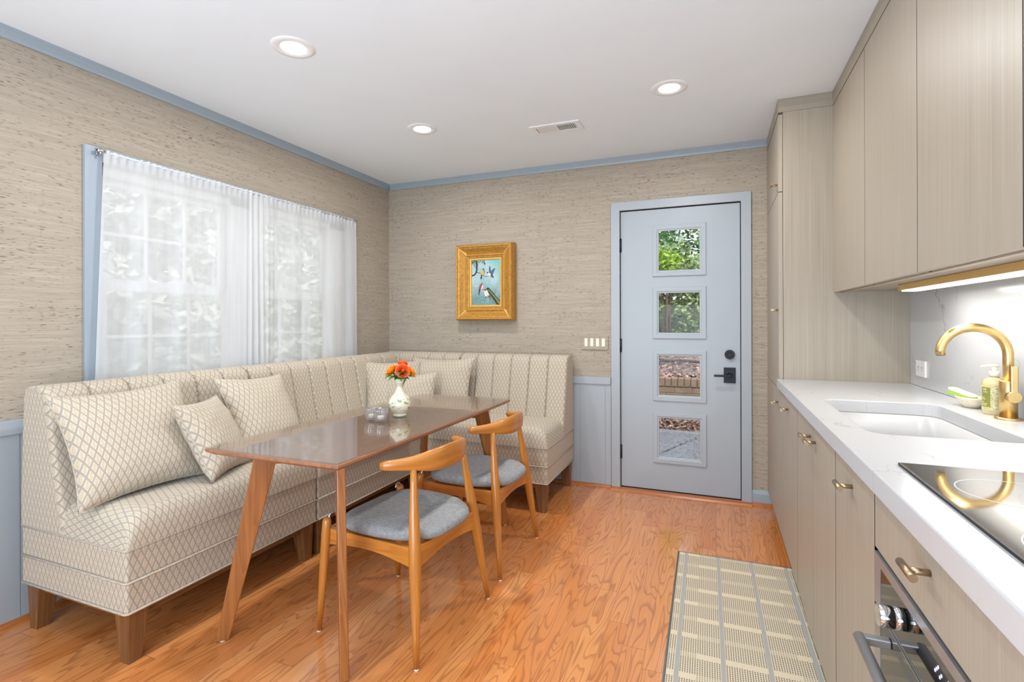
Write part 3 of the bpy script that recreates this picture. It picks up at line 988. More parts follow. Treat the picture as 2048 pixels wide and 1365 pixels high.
# ------------------------------------------------------------------ pillows
def pillow(label, center, right, up, w, h, th, seed, pinch=0.10):
    rr = random.Random(seed)
    R_ = Vector(right).normalized(); U = Vector(up); U = (U - R_ * U.dot(R_)).normalized(); N = R_.cross(U)
    c = Vector(center)
    t = thing('throw_pillow', label, 'pillow', center, 'patterned throw pillows')
    ph = [rr.uniform(0, 6.28) for _ in range(8)]
    def outline(a, b):
        x = w / 2 * a * (1 - pinch * (1 - abs(b) ** 2.2))
        y = h / 2 * b * (1 - pinch * (1 - abs(a) ** 2.2))
        return x, y
    def surf(sg):
        def fn(u, v):
            a = math.sin((u - 0.5) * PI); b = math.sin((v - 0.5) * PI)
            x, y = outline(a, b)
            e = (1 - abs(a) ** 2.6) * (1 - abs(b) ** 2.6)
            z = th / 2 * max(e, 0) ** 0.52
            z += 0.006 * e ** 0.5 * (math.sin(9 * a + 5 * b + ph[0]) * 0.5 + math.sin(13 * b - 6 * a + ph[1]) * 0.5) * (abs(a) + abs(b)) * 0.6
            z = max(z, 0.0)
            sag = -0.010 * (1 - b) * e
            return c + R_ * x + U * (y + sag) + N * (sg * z)
        return fn
    bm = nb()
    for sg in (1, -1):
        add_grid(bm, surf(sg), 36, 36, lambda u, v: (w / 2 * math.sin((u - 0.5) * PI), h / 2 * math.sin((v - 0.5) * PI)))
    bmesh.ops.remove_doubles(bm, verts=bm.verts, dist=0.0004)
    obj('cover', bm, M['fabric'], t)
    pts = []
    K = 24
    for k in range(K):
        pts.append(outline(-1 + 2 * k / K, -1))
    for k in range(K):
        pts.append(outline(1, -1 + 2 * k / K))
    for k in range(K):
        pts.append(outline(1 - 2 * k / K, 1))
    for k in range(K):
        pts.append(outline(-1, 1 - 2 * k / K))
    bm = nb(); add_tube(bm, [c + R_ * x + U * y for x, y in pts], 0.0035, 6, closed=True)
    obj('seam_welt', bm, M['fabric'], t)
    return t
pillow('large square patterned pillow nearest the viewer, on the near banquette section', (-2.248, 1.385, 0.752), (0.03, 1, 0.02), (-0.200, 0.0, 0.405), 0.51, 0.46, 0.17, 1)
pillow('smaller patterned pillow tucked between the two larger ones on the near section', (-2.145, 1.665, 0.712), (-0.42, 0.9, -0.02), (-0.16, -0.07, 0.34), 0.36, 0.37, 0.14, 2)
pillow('patterned pillow straddling the banquette joint behind the near end of the table', (-2.225, 2.010, 0.752), (-0.03, 1, -0.05), (-0.215, -0.02, 0.385), 0.43, 0.44, 0.15, 3)
pillow('patterned pillow set diagonally in the corner, left of the flower vase', (-2.235, 3.215, 0.742), (0.7, 0.7, 0.0), (-0.10, 0.14, 0.39), 0.44, 0.42, 0.14, 4)
pillow('wide patterned pillow leaning on the back wall section, right of the roses', (-1.962, 3.405, 0.752), (1, 0.02, 0.02), (0.02, 0.13, 0.40), 0.54, 0.42, 0.14, 5)
pillow('low lumbar pillow in front of the two corner pillows, behind the vase', (-2.115, 3.170, 0.700), (1, 0.10, 0.09), (0.0, 0.10, 0.30), 0.50, 0.30, 0.13, 6)

# ------------------------------------------------------------------ dining table
TX0, TX1, TY0, TY1 = -1.825, -1.185, 1.375, 2.925
TZ = 0.755
tb = thing('dining_table', 'walnut dining table with splayed flat legs before the banquette', 'table', ((TX0 + TX1) / 2, (TY0 + TY1) / 2, 0))
def top_poly(ins=0.0):
    P = []
    cx, cy = (TX0 + TX1) / 2, (TY0 + TY1) / 2
    n = 10
    for k in range(n + 1):
        s = -1 + 2 * k / n
        P.append((cx + s * (0.32 - ins), TY0 + ins - 0.004 * (1 - s * s)))
    for k in range(1, n + 1):
        s = -1 + 2 * k / n
        P.append((TX1 - ins + 0.006 * (1 - s * s), cy + s * (0.775 - ins)))
    for k in range(1, n + 1):
        s = 1 - 2 * k / n
        P.append((cx + s * (0.32 - ins), TY1 - ins + 0.004 * (1 - s * s)))
    for k in range(1, n):
        s = 1 - 2 * k / n
        P.append((TX0 + ins - 0.006 * (1 - s * s), cy + s * (0.775 - ins)))
    return P
bm = nb()
rings = []
for ins, z in ((0.022, TZ - 0.031), (0.002, TZ - 0.018), (0.0, TZ - 0.0075), (0.001, TZ - 0.0065)):
    rings.append([bm.verts.new((x, y, z)) for x, y in top_poly(ins)])
for A, B in zip(rings, rings[1:]):
    for i in range(len(A)):
        bm.faces.new((A[i], A[(i + 1) % len(A)], B[(i + 1) % len(A)], B[i]))
bm.faces.new(list(reversed(rings[0]))); bm.faces.new(rings[-1])
obj('tabletop', bm, M['table_top'], tb, 'y')
for (fx, fy, ox, oy) in ((-1.780, 1.415, -1, -1), (-1.195, 1.415, 1, -1), (-1.190, 2.850, 1, 1), (-1.785, 2.850, -1, 1)):
    q = Vector((ox, oy, 0)).normalized()          # outward
    pn = Vector((-q.y, q.x, 0))
    foot = Vector((fx, fy, 0)); topc = Vector((fx - ox * 0.112, fy - oy * 0.112, 0))
    zt = TZ - 0.030
    def quad(c, w, z, th=0.030):
        return [c + q * w / 2 + pn * th / 2 + Vector((0, 0, z)), c - q * w / 2 + pn * th / 2 + Vector((0, 0, z)), c - q * w / 2 - pn * th / 2 + Vector((0, 0, z)), c + q * w / 2 - pn * th / 2 + Vector((0, 0, z))]
    bm = nb(); add_hex(bm, quad(foot, 0.046, 0.004), quad(topc, 0.088, zt), 0.003)
    lg = obj('leg', bm, M['walnut'], tb, 'z')
    bm = nb(); add_tube(bm, [foot, foot + Vector((0, 0, 0.005))], 0.012, 12)
    obj('glide', bm, M['plate'], lg)
    a = topc - q * 0.036; b = topc - q * 0.30
    bm = nb()
    add_hex(bm, [a + q * 0.01 + pn * 0.014 + Vector((0, 0, zt - 0.058)), a - q * 0.012 + pn * 0.014 + Vector((0, 0, zt - 0.060)), a - q * 0.012 - pn * 0.014 + Vector((0, 0, zt - 0.060)), a + q * 0.01 - pn * 0.014 + Vector((0, 0, zt - 0.058))],
            [a + q * 0.01 + pn * 0.014 + Vector((0, 0, zt)), b + pn * 0.014 + Vector((0, 0, zt)), b - pn * 0.014 + Vector((0, 0, zt)), a + q * 0.01 - pn * 0.014 + Vector((0, 0, zt))])
    obj('brace', bm, M['walnut'], tb, 'x')
bm = nb()
A = [bm.verts.new((x, y, TZ - 0.006)) for x, y in top_poly(0.003)]
B = [bm.verts.new((x, y, TZ)) for x, y in top_poly(0.003)]
for i in range(len(A)):
    bm.faces.new((A[i], A[(i + 1) % len(A)], B[(i + 1) % len(A)], B[i]))
bm.faces.new(list(reversed(A))); bm.faces.new(B)
tag(obj('glass_table_cover', bm, M['table_glass']), 'clear sheet of glass covering the walnut table top', 'glass cover')

# ------------------------------------------------------------------ chairs
def make_chair(label, loc, rot):
    t = thing('dining_chair', label, 'chair', (0, 0, 0), 'elbow chairs at the table')
    for sg in (-1, 1):
        a = Vector((0.0, sg * 0.260, 0.0)); b = Vector((-0.078, sg * 0.172, 0.682))
        pts = []; rad = []
        for k, r in ((0.008, 0.0095), (0.15, 0.0135), (0.30, 0.0180), (0.45, 0.0220), (0.56, 0.0230), (0.66, 0.0212), (0.80, 0.0165), (0.92, 0.0132), (1.0, 0.0125)):
            pts.append(a.lerp(b, k)); rad.append(r)
        bm = nb(); add_tube(bm, pts, rad, 18)
        lg = obj('leg', bm, M['teak'], t)
        bm = nb(); add_tube(bm, [(0, sg * 0.26, 0), (0, sg * 0.26, 0.006)], 0.0085, 12); obj('glide', bm, M['plate'], lg)
        a = Vector((-0.490, sg * 0.245, 0.0)); b = Vector((-0.462, sg * 0.228, 0.452))
        pts = []; rad = []
        for k, r in ((0.012, 0.0095), (0.3, 0.0135), (0.6, 0.0170), (0.85, 0.0185), (0.97, 0.0170), (1.0, 0.0120)):
            pts.append(a.lerp(b, k)); rad.append(r)
        bm = nb(); add_tube(bm, pts, rad, 18)
        lg = obj('leg', bm, M['teak'], t)
        bm = nb(); add_tube(bm, [(-0.49, sg * 0.245, 0), (-0.49, sg * 0.245, 0.006)], 0.0085, 12); obj('glide', bm, M['plate'], lg)
        # chrome loop from leg top to seat corner
        pts = []
        for k in range(13):
            th = PI * k / 12
            pts.append((-0.459 + 0.004 * k / 12, sg * (0.222 - 0.018 * (1 - math.cos(th))), 0.448 + 0.020 * math.sin(th)))
        bm = nb(); add_tube(bm, pts, 0.0042, 8); obj('metal_loop', bm, M['chrome'], t)
        # side rail with arched bottom
        bm = nb()
        P = []
        N = 16
        for k in range(N + 1):
            u = k / N
            P.append((-0.455 + 0.415 * u, 0.410 - 0.010 * u))
        for k in range(N, -1, -1):
            u = k / N
            P.append((-0.455 + 0.415 * u, 0.345 - 0.022 * u + 0.024 * math.sin(PI * u)))
        add_prism(bm, P, sg * 0.205, sg * 0.226, 'y', 0.002)
        for v in bm.verts:
            v.co.y += -sg * 0.012 * (v.co.x + 0.455) / 0.415
        obj('seat_rail', bm, M['teak'], t, 'x')
    for (x, yh, z0, z1) in ((-0.046, 0.200, 0.322, 0.402), (-0.462, 0.222, 0.352, 0.408)):
        P = []
        for k in range(17):
            u = -1 + k / 8
            P.append((u * yh, z1))
        for k in range(16, -1, -1):
            u = -1 + k / 8
            P.append((u * yh, z0 + 0.022 * (1 - u * u)))
        bm = nb(); add_prism(bm, P, x - 0.011, x + 0.011, 'x', 0.002)
        obj('seat_rail', bm, M['teak'], t, 'y')
    # upholstered seat
    out = []
    NA = 64
    for k in range(NA):
        th = 2 * PI * k / NA
        c, s = math.cos(th), math.sin(th)
        ex = abs(c) ** (2 / 3.6) * (1 if c > 0 else -1)
        ey = abs(s) ** (2 / 3.6) * (1 if s > 0 else -1)
        x = -0.228 + 0.232 * ex
        wv = 0.232 - 0.028 * max(0, (x + 0.25) / 0.25)
        y = wv * ey
        # notch beside the rear legs
        if x > -0.12:
            y *= 1 - 0.10 * min(1, (x + 0.12) / 0.08)
        out.append((x, y))
    RR = [0.0, 0.3, 0.55, 0.75, 0.88, 0.95, 0.99, 1.0, 0.985, 0.94]
    ZZ = [0.030, 0.031, 0.032, 0.031, 0.028, 0.022, 0.012, 0.0, -0.010, -0.016]
    bm = nb(); rows = []
    for r, z in zip(RR, ZZ):
        if r == 0:
            rows.append([bm.verts.new((-0.228, 0, 0.425 + z - 0.010))])
        else:
            row = []
            for x, y in out:
                X = -0.228 + (x + 0.228) * r; Y = y * r
                sad = -0.016 * (1 - (Y / 0.24) ** 2) * (1 - 0.5 * r ** 4) + 0.010 * max(0, (-X - 0.35) / 0.11) * 0.4
                row.append(bm.verts.new((X, Y, 0.430 + z + sad * 0.8)))
            rows.append(row)
    for A, B in zip(rows, rows[1:]):
        for j in range(NA):
            k = (j + 1) % NA
            f = bm.faces.new((A[0], B[j], B[k]) if len(A) == 1 else (A[j], B[j], B[k], A[k])); f.smooth = True
    bm.faces.new(rows[-1])
    obj('seat', bm, M['heather'], t, 'z', smooth=True)
    # crescent backrest
    bm = nb(); L = UVL(bm)
    rings = []
    K = 48; seg = 20
    YM = 0.247
    def hx(a):
        tab = ((0, 0.094), (0.06, 0.091), (0.12, 0.078), (0.172, 0.054), (0.21, 0.042), (0.247, 0.035))
        for (p, q), (r_, s_) in zip(tab, tab[1:]):
            if a <= r_ + 1e-9:
                k = (a - p) / (r_ - p); return q + (s_ - q) * k
        return 0.035
    cen = []
    for k in range(K + 1):
        y = -YM + 2 * YM * k / K
        cen.append(Vector((-0.020 - 6.04 * abs(y) ** 2.62, y, 0.704 - 0.006 * (abs(y) / YM) ** 2)))
    ln = 0
    for k in range(K + 1):
        p = cen[k]
        tdir = (cen[min(k + 1, K)] - cen[max(k - 1, 0)]).normalized()
        side = Vector((0, 0, 1)).cross(tdir).normalized()
        y = abs(p.y)
        h = hx(y) / 2; w = 0.010 + 0.0065 * min(1, y / 0.15)
        endk = min(k, K - k)
        if endk == 0:
            h *= 0.62; w *= 0.62
        elif endk == 1:
            h *= 0.95; w *= 0.95
        if k:
            ln += (cen[k] - cen[k - 1]).length
        ring = []
        for j in range(seg):
            th = 2 * PI * j / seg
            c, s = math.cos(th), math.sin(th)
            ring.append((bm.verts.new(p + side * (w * abs(c) ** 0.75 * (1 if c > 0 else -1)) + Vector((0, 0, h * abs(s) ** 0.8 * (1 if s > 0 else -1)))), ln, th * 0.02))
        rings.append(ring)
    for A, B in zip(rings, rings[1:]):
        for j in range(seg):
            k = (j + 1) % seg
            f = bm.faces.new((A[j][0], A[k][0], B[k][0], B[j][0])); f.smooth = True
            for lp, q, jj in zip(f.loops, (A[j], A[k], B[k], B[j]), (j, j + 1, j + 1, j)):
                lp[L].uv = (jj * 0.012, q[1])
    bm.faces.new([v[0] for v in reversed(rings[0])]); bm.faces.new([v[0] for v in rings[-1]])
    obj('backrest', bm, M['teak'], t)
    t.location = loc
    t.rotation_euler = (0, 0, rot)
    return t
ch = make_chair('golden teak elbow chair with grey seat at the near end of the table', (-0.966, 1.804, 0), math.radians(-4.56))
c2 = copy_tree(ch)
c2.location = (-0.953, 2.485, 0)
c2.rotation_euler = (0, 0, math.radians(-0.5))
c2['label'] = 'golden teak elbow chair with grey seat nearer the back wall and door'

# ------------------------------------------------------------------ things on the table
def vase_mat():
    k = NT('painted_cream_porcelain')
    s = k.sep(k.uv())
    o = k.obj()
    band = k.mth('MULTIPLY', k.mr(s[1], 0.028, 0.04), k.mr(s[1], 0.098, 0.088))
    blot = k.mr(k.noise(k.scale(o, (38, 38, 60)), 1.0, 3.0, 0.65), 0.53, 0.57)
    pink = k.mr(k.noise(k.scale(o, (90, 90, 80)), 1.0, 2.0, 0.5), 0.66, 0.69)
    c = k.mix(k.mth('MULTIPLY', k.mth('MULTIPLY', blot, band), 0.85), rgb(238, 230, 204), rgb(96, 132, 92))
    c = k.mix(k.mth('MULTIPLY', k.mth('MULTIPLY', pink, band), 0.7), c, rgb(190, 104, 110))
    neck = k.mth('MULTIPLY', k.mr(s[1], 0.148, 0.151), k.mr(s[1], 0.172, 0.168))
    fr = k.mth('LESS_THAN', k.mth('FRACT', k.mth('MULTIPLY', s[0], 12.0)), 0.5)
    c = k.mix(k.mth('MULTIPLY', k.mth('MULTIPLY', neck, fr), 0.55), c, rgb(160, 96, 84))
    foot = k.mth('MULTIPLY', k.mth('GREATER_THAN', s[1], 0.004), k.mth('LESS_THAN', s[1], 0.007))
    c = k.mix(foot, c, rgb(110, 130, 100))
    k.col(c); k.set(rough=0.12, coat=0.6)
    return k.m
VX, VY = -1.490, 2.185
v = thing('flower_vase', 'cream bottle vase painted with green leaves on the glass table', 'vase', (VX, VY, TZ))
bm = nb()
add_lathe(bm, [(r_ * 1.12, z_ * 1.09) for r_, z_ in [(0, 0.003), (0.024, 0.003), (0.026, 0.0), (0.030, 0.001), (0.031, 0.008), (0.028, 0.012), (0.036, 0.020), (0.044, 0.032), (0.0485, 0.046), (0.0500, 0.058), (0.0485, 0.072), (0.043, 0.086),
               (0.034, 0.098), (0.025, 0.108), (0.0185, 0.120), (0.0160, 0.134), (0.0160, 0.148), (0.0185, 0.160), (0.0235, 0.170), (0.0265, 0.174), (0.0255, 0.1755), (0.022, 0.172), (0.0165, 0.160), (0.014, 0.148), (0.014, 0.134), (0.0, 0.125)]], (VX, VY, TZ), 48)
obj('vase_body', bm, vase_mat(), v)

def petal_mat(name, a, b):
    k = NT(name)
    s = k.sep(k.uv())
    k.col(k.mix(k.mr(s[1], 0.0, 1.0), b, a)); k.set(rough=0.55, spec=0.3)
    k.b.inputs['Subsurface Weight'].default_value = 0.0
    return k.m
PET = [petal_mat('orange_red_petals', rgb(250, 122, 62), rgb(232, 84, 34)), petal_mat('amber_petals', rgb(255, 160, 40), rgb(240, 118, 16))]
M['leaf'] = plain('rose_leaf_green', rgb(74, 128, 52), 0.5, var=0.4, vscale=60)
M['stem'] = plain('rose_stem_green', rgb(70, 104, 44), 0.6, var=0.2, vscale=60)
def leaf_into(bm, base, d, ln, wd):
    d = Vector(d).normalized()
    sd = d.cross(Vector((0, 0, 1))).normalized() if abs(d.z) < 0.95 else Vector((1, 0, 0))
    nn = sd.cross(d)
    prev = None
    N = 7
    for i in range(N + 1):
        u = i / N
        w = wd * math.sin(PI * (u ** 0.8)) * 0.5
        c = Vector(base) + d * (ln * u) + nn * (0.10 * ln * math.sin(PI * u)) - Vector((0, 0, 0.25 * ln * u * u))
        row = [bm.verts.new(c - sd * w + nn * 0.15 * w), bm.verts.new(c), bm.verts.new(c + sd * w + nn * 0.15 * w)]
        if prev:
            for a in (0, 1):
                f = bm.faces.new((prev[a], prev[a + 1], row[a + 1], row[a])); f.smooth = True
        prev = row
def rose(label, c, ax, r, mat, seed):
    rr = random.Random(seed)
    c = Vector(c); ax = Vector(ax).normalized()
    e1 = ax.cross(Vector((0.3, 0.9, 0.1))).normalized(); e2 = ax.cross(e1)
    t = thing('rose', label, 'flower', (VX, VY, TZ + 0.16), 'orange roses in the vase')
    bm = nb(); L = UVL(bm)
    for ring, (n, r0, ht, op) in enumerate(((3, 0.16, 0.62, 0.10), (4, 0.34, 0.66, 0.22), (5, 0.55, 0.62, 0.42), (6, 0.78, 0.52, 0.75), (7, 0.92, 0.36, 1.15))):
        for k in range(n):
            th0 = 2 * PI * (k + 0.37 * ring) / n + rr.uniform(-0.15, 0.15)
            span = 2 * PI / n * 1.45
            def fn(u, vv):
                th = th0 + (u - 0.5) * span
                edge = 1 - 0.30 * abs(2 * u - 1) ** 3
                rad = r * (0.12 + (r0 - 0.12) * min(1, vv * 1.5) ** 0.6 + op * 0.25 * max(0, vv - 0.55) ** 1.5 * 2.2)
                z = r * (-0.45 + (ht + 0.45) * vv * edge) - r * op * 0.22 * max(0, vv - 0.7) ** 1.2 * 3
                return c + e1 * (rad * math.cos(th)) + e2 * (rad * math.sin(th)) + ax * z
            add_grid(bm, fn, 8, 7, lambda u, vv: (u, vv))
    bud = [(0, 0.55), (0.10, 0.52), (0.20, 0.38), (0.26, 0.10), (0.22, -0.25), (0, -0.4)]
    b2 = nb(); add_lathe(b2, [(a_ * r, z_ * r) for a_, z_ in bud], (0, 0, 0), 14)
    L2 = UVL(b2)
    for f_ in b2.faces:
        for lp in f_.loops:
            lp[L2].uv = (0.5, 0.45)
    for vtx in b2.verts:
        vtx.co = c + e1 * vtx.co.x + e2 * vtx.co.y + ax * vtx.co.z
    tmpm = bpy.data.meshes.new('bud'); b2.to_mesh(tmpm); b2.free(); bm.from_mesh(tmpm); bpy.data.meshes.remove(tmpm)
    obj('bloom', bm, mat, t, recalc=False)
    bm = nb()
    base = Vector((VX, VY, TZ + 0.135)) + (c - Vector((VX, VY, c.z))) * 0.10
    add_tube(bm, [base, base.lerp(c - ax * r * 0.4, 0.5) + Vector((0, 0, 0.006)), c - ax * r * 0.35], 0.0026, 8)
    obj('stem', bm, M['stem'], t)
    bm = nb()
    for k in range(3):
        th = rr.uniform(0, 6.28)
        hor = (c - Vector((VX, VY, c.z)))
        hor = hor.normalized() if hor.length > 0.004 else Vector((1, 0, 0))
        d = Matrix.Rotation((k - 1) * 0.8, 3, 'Z') @ hor
        leaf_into(bm, c - ax * r * 0.55, d + Vector((0, 0, 0.05)), r * rr.uniform(1.3, 1.9), r * 0.75)
    obj('leaf', bm, M['leaf'], t, recalc=False)
    return t
rose('red orange rose at the top of the bouquet in the vase', (VX + 0.004, VY + 0.022, TZ + 0.264), (0.1, 0.1, 1), 0.026, PET[0], 1)
rose('full orange rose facing the viewer, right of centre in the bouquet', (VX + 0.030, VY - 0.018, TZ + 0.232), (0.62, -0.72, 0.45), 0.034, PET[0], 2)
rose('amber yellow rose at the left of the bouquet', (VX - 0.034, VY - 0.022, TZ + 0.230), (-0.55, -0.5, 0.7), 0.034, PET[1], 3)
rose('amber rose at the far right of the bouquet, half hidden by the full rose', (VX + 0.050, VY + 0.030, TZ + 0.222), (0.75, 0.45, 0.5), 0.028, PET[1], 4)
bm = nb()
rr = random.Random(11)
for k in range(20):
    th = 2 * PI * k / 20 + rr.uniform(-0.12, 0.12)
    leaf_into(bm, (VX + 0.016 * math.cos(th), VY + 0.016 * math.sin(th), TZ + 0.194), (math.cos(th), math.sin(th), rr.uniform(-0.05, 0.6)), rr.uniform(0.045, 0.075), rr.uniform(0.022, 0.032))
for k in range(7):
    th = 2 * PI * k / 7
    add_tube(bm, [(VX + 0.006 * math.cos(th), VY + 0.006 * math.sin(th), TZ + 0.14), (VX + 0.02 * math.cos(th), VY + 0.02 * math.sin(th), TZ + 0.20)], 0.002, 6)
tag(obj('bouquet_greenery', bm, M['leaf'], recalc=False), 'ring of green leaves filling the vase mouth below the roses', 'leaves', kind='stuff')

M['crystal'] = crystal_mat()
M['wax'] = plain('cream_wax', rgb(244, 232, 212), 0.5, var=0.03, vscale=40)
M['wick'] = plain('burnt_wick', rgb(50, 44, 40), 0.9, var=0.1, vscale=50)
def votive(x, y, label, clabel):
    bm = nb()
    fl = lambda th, i: 1 + 0.075 * abs(math.cos(6 * th)) * (1 if i < 9 else 0.3)
    add_lathe(bm, [(0.0, 0.0), (0.018, 0.0), (0.023, 0.003), (0.0275, 0.014), (0.031, 0.028), (0.033, 0.042), (0.0335, 0.054), (0.034, 0.060), (0.0325, 0.061), (0.031, 0.055), (0.0295, 0.042), (0.027, 0.028), (0.022, 0.015), (0.017, 0.011), (0.0, 0.010)], (x, y, TZ), 60, fl)
    tag(obj('votive_holder', bm, M['crystal']), label, 'candle holder', 'crystal votive holders')
    t = thing('tealight_candle', clabel, 'candle', (x, y, TZ + 0.011), 'candles in the crystal holders')
    bm = nb(); add_lathe(bm, [(0, 0.0), (0.0150, 0.0), (0.0158, 0.003), (0.0158, 0.015), (0.014, 0.0165), (0.0, 0.0155)], (x, y, TZ + 0.0115), 28)
    obj('wax', bm, M['wax'], t)
    bm = nb(); add_tube(bm, [(x, y, TZ + 0.0265), (x + 0.001, y, TZ + 0.034)], 0.0008, 6)
    obj('wick', bm, M['wick'], t)
votive(-1.560, 2.050, 'fluted crystal votive holder farther from the vase, partly behind the other', 'cream candle in the crystal holder farther from the vase')
votive(-1.492, 2.030, 'fluted crystal votive holder nearest the vase on the table', 'cream candle in the crystal holder nearest the vase')

# ------------------------------------------------------------------ painting
fx0, fx1, fz0, fz1, fd = -1.978, -1.474, 1.242, 1.858, 0.092
pt = thing('framed_painting', 'small bird painting in a carved gold frame on the back wall', 'painting', ((fx0 + fx1) / 2, YB, fz0))
prof = [(0.0, 0.0), (0.0, fd * 0.55), (0.006, fd * 0.72), (0.004, fd * 0.86), (0.012, fd), (0.022, fd * 0.99), (0.028, fd * 0.90), (0.034, fd * 0.88), (0.060, fd * 0.62), (0.074, fd * 0.52), (0.082, fd * 0.60), (0.090, fd * 0.60), (0.096, fd * 0.50), (0.104, fd * 0.48), (0.108, fd * 0.40)]
def frame_ring(bm, pr, x0, x1, z0, z1):
    rings = []
    for ins, d in pr:
        rings.append([bm.verts.new(p) for p in ((x0 + ins, YB - d, z0 + ins), (x1 - ins, YB - d, z0 + ins), (x1 - ins, YB - d, z1 - ins), (x0 + ins, YB - d, z1 - ins))])
    for A, B in zip(rings, rings[1:]):
        for i in range(4):
            bm.faces.new((A[i], A[(i + 1) % 4], B[(i + 1) % 4], B[i]))
bm = nb(); frame_ring(bm, prof, fx0, fx1, fz0, fz1)
fr = obj('frame', bm, M['gold'], pt, 'z')
bm = nb(); frame_ring(bm, [(0.108, fd * 0.40), (0.110, fd * 0.46), (0.124, fd * 0.44), (0.128, fd * 0.36)], fx0, fx1, fz0, fz1)
obj('inner_lip', bm, M['gold_light'], fr, 'z')
for sx in (fx0, fx1):
    for sz in (fz0, fz1):
        bm = nb()
        dx = 1 if sx == fx0 else -1; dz = 1 if sz == fz0 else -1
        def orn(u, v_):
            a = u * 0.075; b_ = v_ * 0.075
            w = abs(a - b_)
            hgt = fd * (0.99 - 0.42 * min(1, max(a, b_) / 0.075)) + 0.006 * math.cos(a * 260) * math.cos(b_ * 260) - w * 0.25
            return (sx + dx * (0.012 + a), YB - hgt - 0.003, sz + dz * (0.012 + b_))
        add_grid(bm, orn, 12, 12)
        obj('corner_ornament', bm, M['gold_light'], fr, 'z', recalc=False)
bm = nb()
def bead(x, z):
    add_lathe(bm, [(0, 0.003), (0.0028, 0.0015), (0.0034, -0.001)], (0, 0, 0), 6)
    bm.verts.ensure_lookup_table()
    for vtx in bm.verts[-13:]:
        a, b_, c_ = vtx.co
        vtx.co = (x + a, YB - fd * 0.60 - c_, z + b_)
for (x0, x1, z0, z1) in ((fx0 + 0.086, fx1 - 0.086, fz0 + 0.086, fz1 - 0.086),):
    nx = int((x1 - x0) / 0.009); nz = int((z1 - z0) / 0.009)
    for k in range(nx + 1):
        bead(x0 + (x1 - x0) * k / nx, z0); bead(x0 + (x1 - x0) * k / nx, z1)
    for k in range(1, nz):
        bead(x0, z0 + (z1 - z0) * k / nz); bead(x1, z0 + (z1 - z0) * k / nz)
obj('beading', bm, M['gold_light'], fr, smooth=True)
# canvas: misty teal ground with painted branches and birds as thin paint relief
px0, px1, pz0, pz1 = fx0 + 0.127, fx1 - 0.127, fz0 + 0.127, fz1 - 0.127
py = YB - fd * 0.36
def canvas_mat():
    k = NT('misty_teal_canvas')
    s = k.sep(k.uv())
    U, V = s[0], s[1]
    nz = k.noise(k.scale(k.uv(), (3, 2.2, 1)), 1.0, 4.0, 0.6, 0.5)
    st = k.noise(k.scale(k.uv(), (14, 4, 1)), 1.0, 3.0, 0.6)
    sky = k.mix(k.mr(nz, 0.3, 0.7), rgb(132, 174, 182), rgb(182, 197, 202))
    low = k.mr(k.mth('ADD', V, k.mth('MULTIPLY', k.mth('SUBTRACT', nz, 0.5), 0.9)), 0.55, 0.12)
    c = k.mix(low, sky, k.mix(st, rgb(60, 104, 104), rgb(120, 160, 158)))
    teal = k.mr(k.mth('ADD', k.mth('ADD', U, V), k.mth('MULTIPLY', k.mth('SUBTRACT', nz, 0.5), 0.6)), 1.45, 1.85)
    c = k.mix(teal, c, rgb(96, 178, 170))
    c = k.mix(k.mth('MULTIPLY', k.mr(k.noise(k.scale(k.uv(), (25, 25, 1)), 1.0, 2.0), 0.45, 0.75), 0.25), c, rgb(225, 228, 224))
    k.col(c); k.set(rough=0.45)
    return k.m
bm = nb(); L = UVL(bm)
f = bm.faces.new([bm.verts.new(p) for p in ((px0, py, pz0), (px1, py, pz0), (px1, py, pz1), (px0, py, pz1))])
for lp, uv in zip(f.loops, ((0, 0), (1, 0), (1, 1), (0, 1))):
    lp[L].uv = uv
cv = obj('canvas', bm, canvas_mat(), pt, recalc=False)
def paint(c, name):
    return plain(name, c, 0.5, var=0.3, vscale=250)
PM = [paint(rgb(44, 56, 34), 'paint_bark'), paint(rgb(66, 98, 54), 'paint_leaf'), paint(rgb(236, 176, 60), 'paint_yellow'), paint(rgb(76, 100, 116), 'paint_slate'),
      paint(rgb(232, 224, 214), 'paint_white'), paint(rgb(160, 70, 52), 'paint_rust'), paint(rgb(40, 52, 62), 'paint_dark'), paint(rgb(140, 138, 60), 'paint_moss')]
def pq(u, v_):
    return (px0 + (px1 - px0) * u, pz1 - (pz1 - pz0) * v_)
paint_i = [0]
def pshape(bm, pts, mi, smooth_n=6):
    """closed smooth outline (u right, v down) as a slightly raised paint patch"""
    n = len(pts); P = []
    for i in range(n):
        p0, p1, p2, p3 = (Vector(pts[(i + k) % n]) for k in (-1, 0, 1, 2))
        for k in range(smooth_n):
            t_ = k / smooth_n
            P.append(0.5 * ((2 * p1) + (-p0 + p2) * t_ + (2 * p0 - 5 * p1 + 4 * p2 - p3) * t_ ** 2 + (-p0 + 3 * p1 - 3 * p2 + p3) * t_ ** 3))
    paint_i[0] += 1
    d = 0.0006 + 0.00008 * paint_i[0]
    q = [pq(*p) for p in P]
    vs = [bm.verts.new((x, py - d, z)) for x, z in q]
    f = bm.faces.new(vs); f.material_index = mi
def pline(bm, pts, w0, w1, mi):
    L_, R2 = [], []
    n = len(pts)
    for i, p in enumerate(pts):
        a = Vector(pts[max(i - 1, 0)]); b = Vector(pts[min(i + 1, n - 1)])
        d = Vector(((b - a).x, (b - a).y * 1.35)); d.normalize()
        w = w0 + (w1 - w0) * i / (n - 1)
        nrm = Vector((-d.y, d.x / 1.35))
        L_.append(Vector(p) + nrm * w); R2.append(Vector(p) - nrm * w)
    pshape(bm, [tuple(x) for x in L_ + R2[::-1]], mi, 4)
bm = nb()
pline(bm, [(0.0, 0.34), (0.10, 0.32), (0.17, 0.24), (0.18, 0.12), (0.16, 0.02)], 0.022, 0.030, 0)
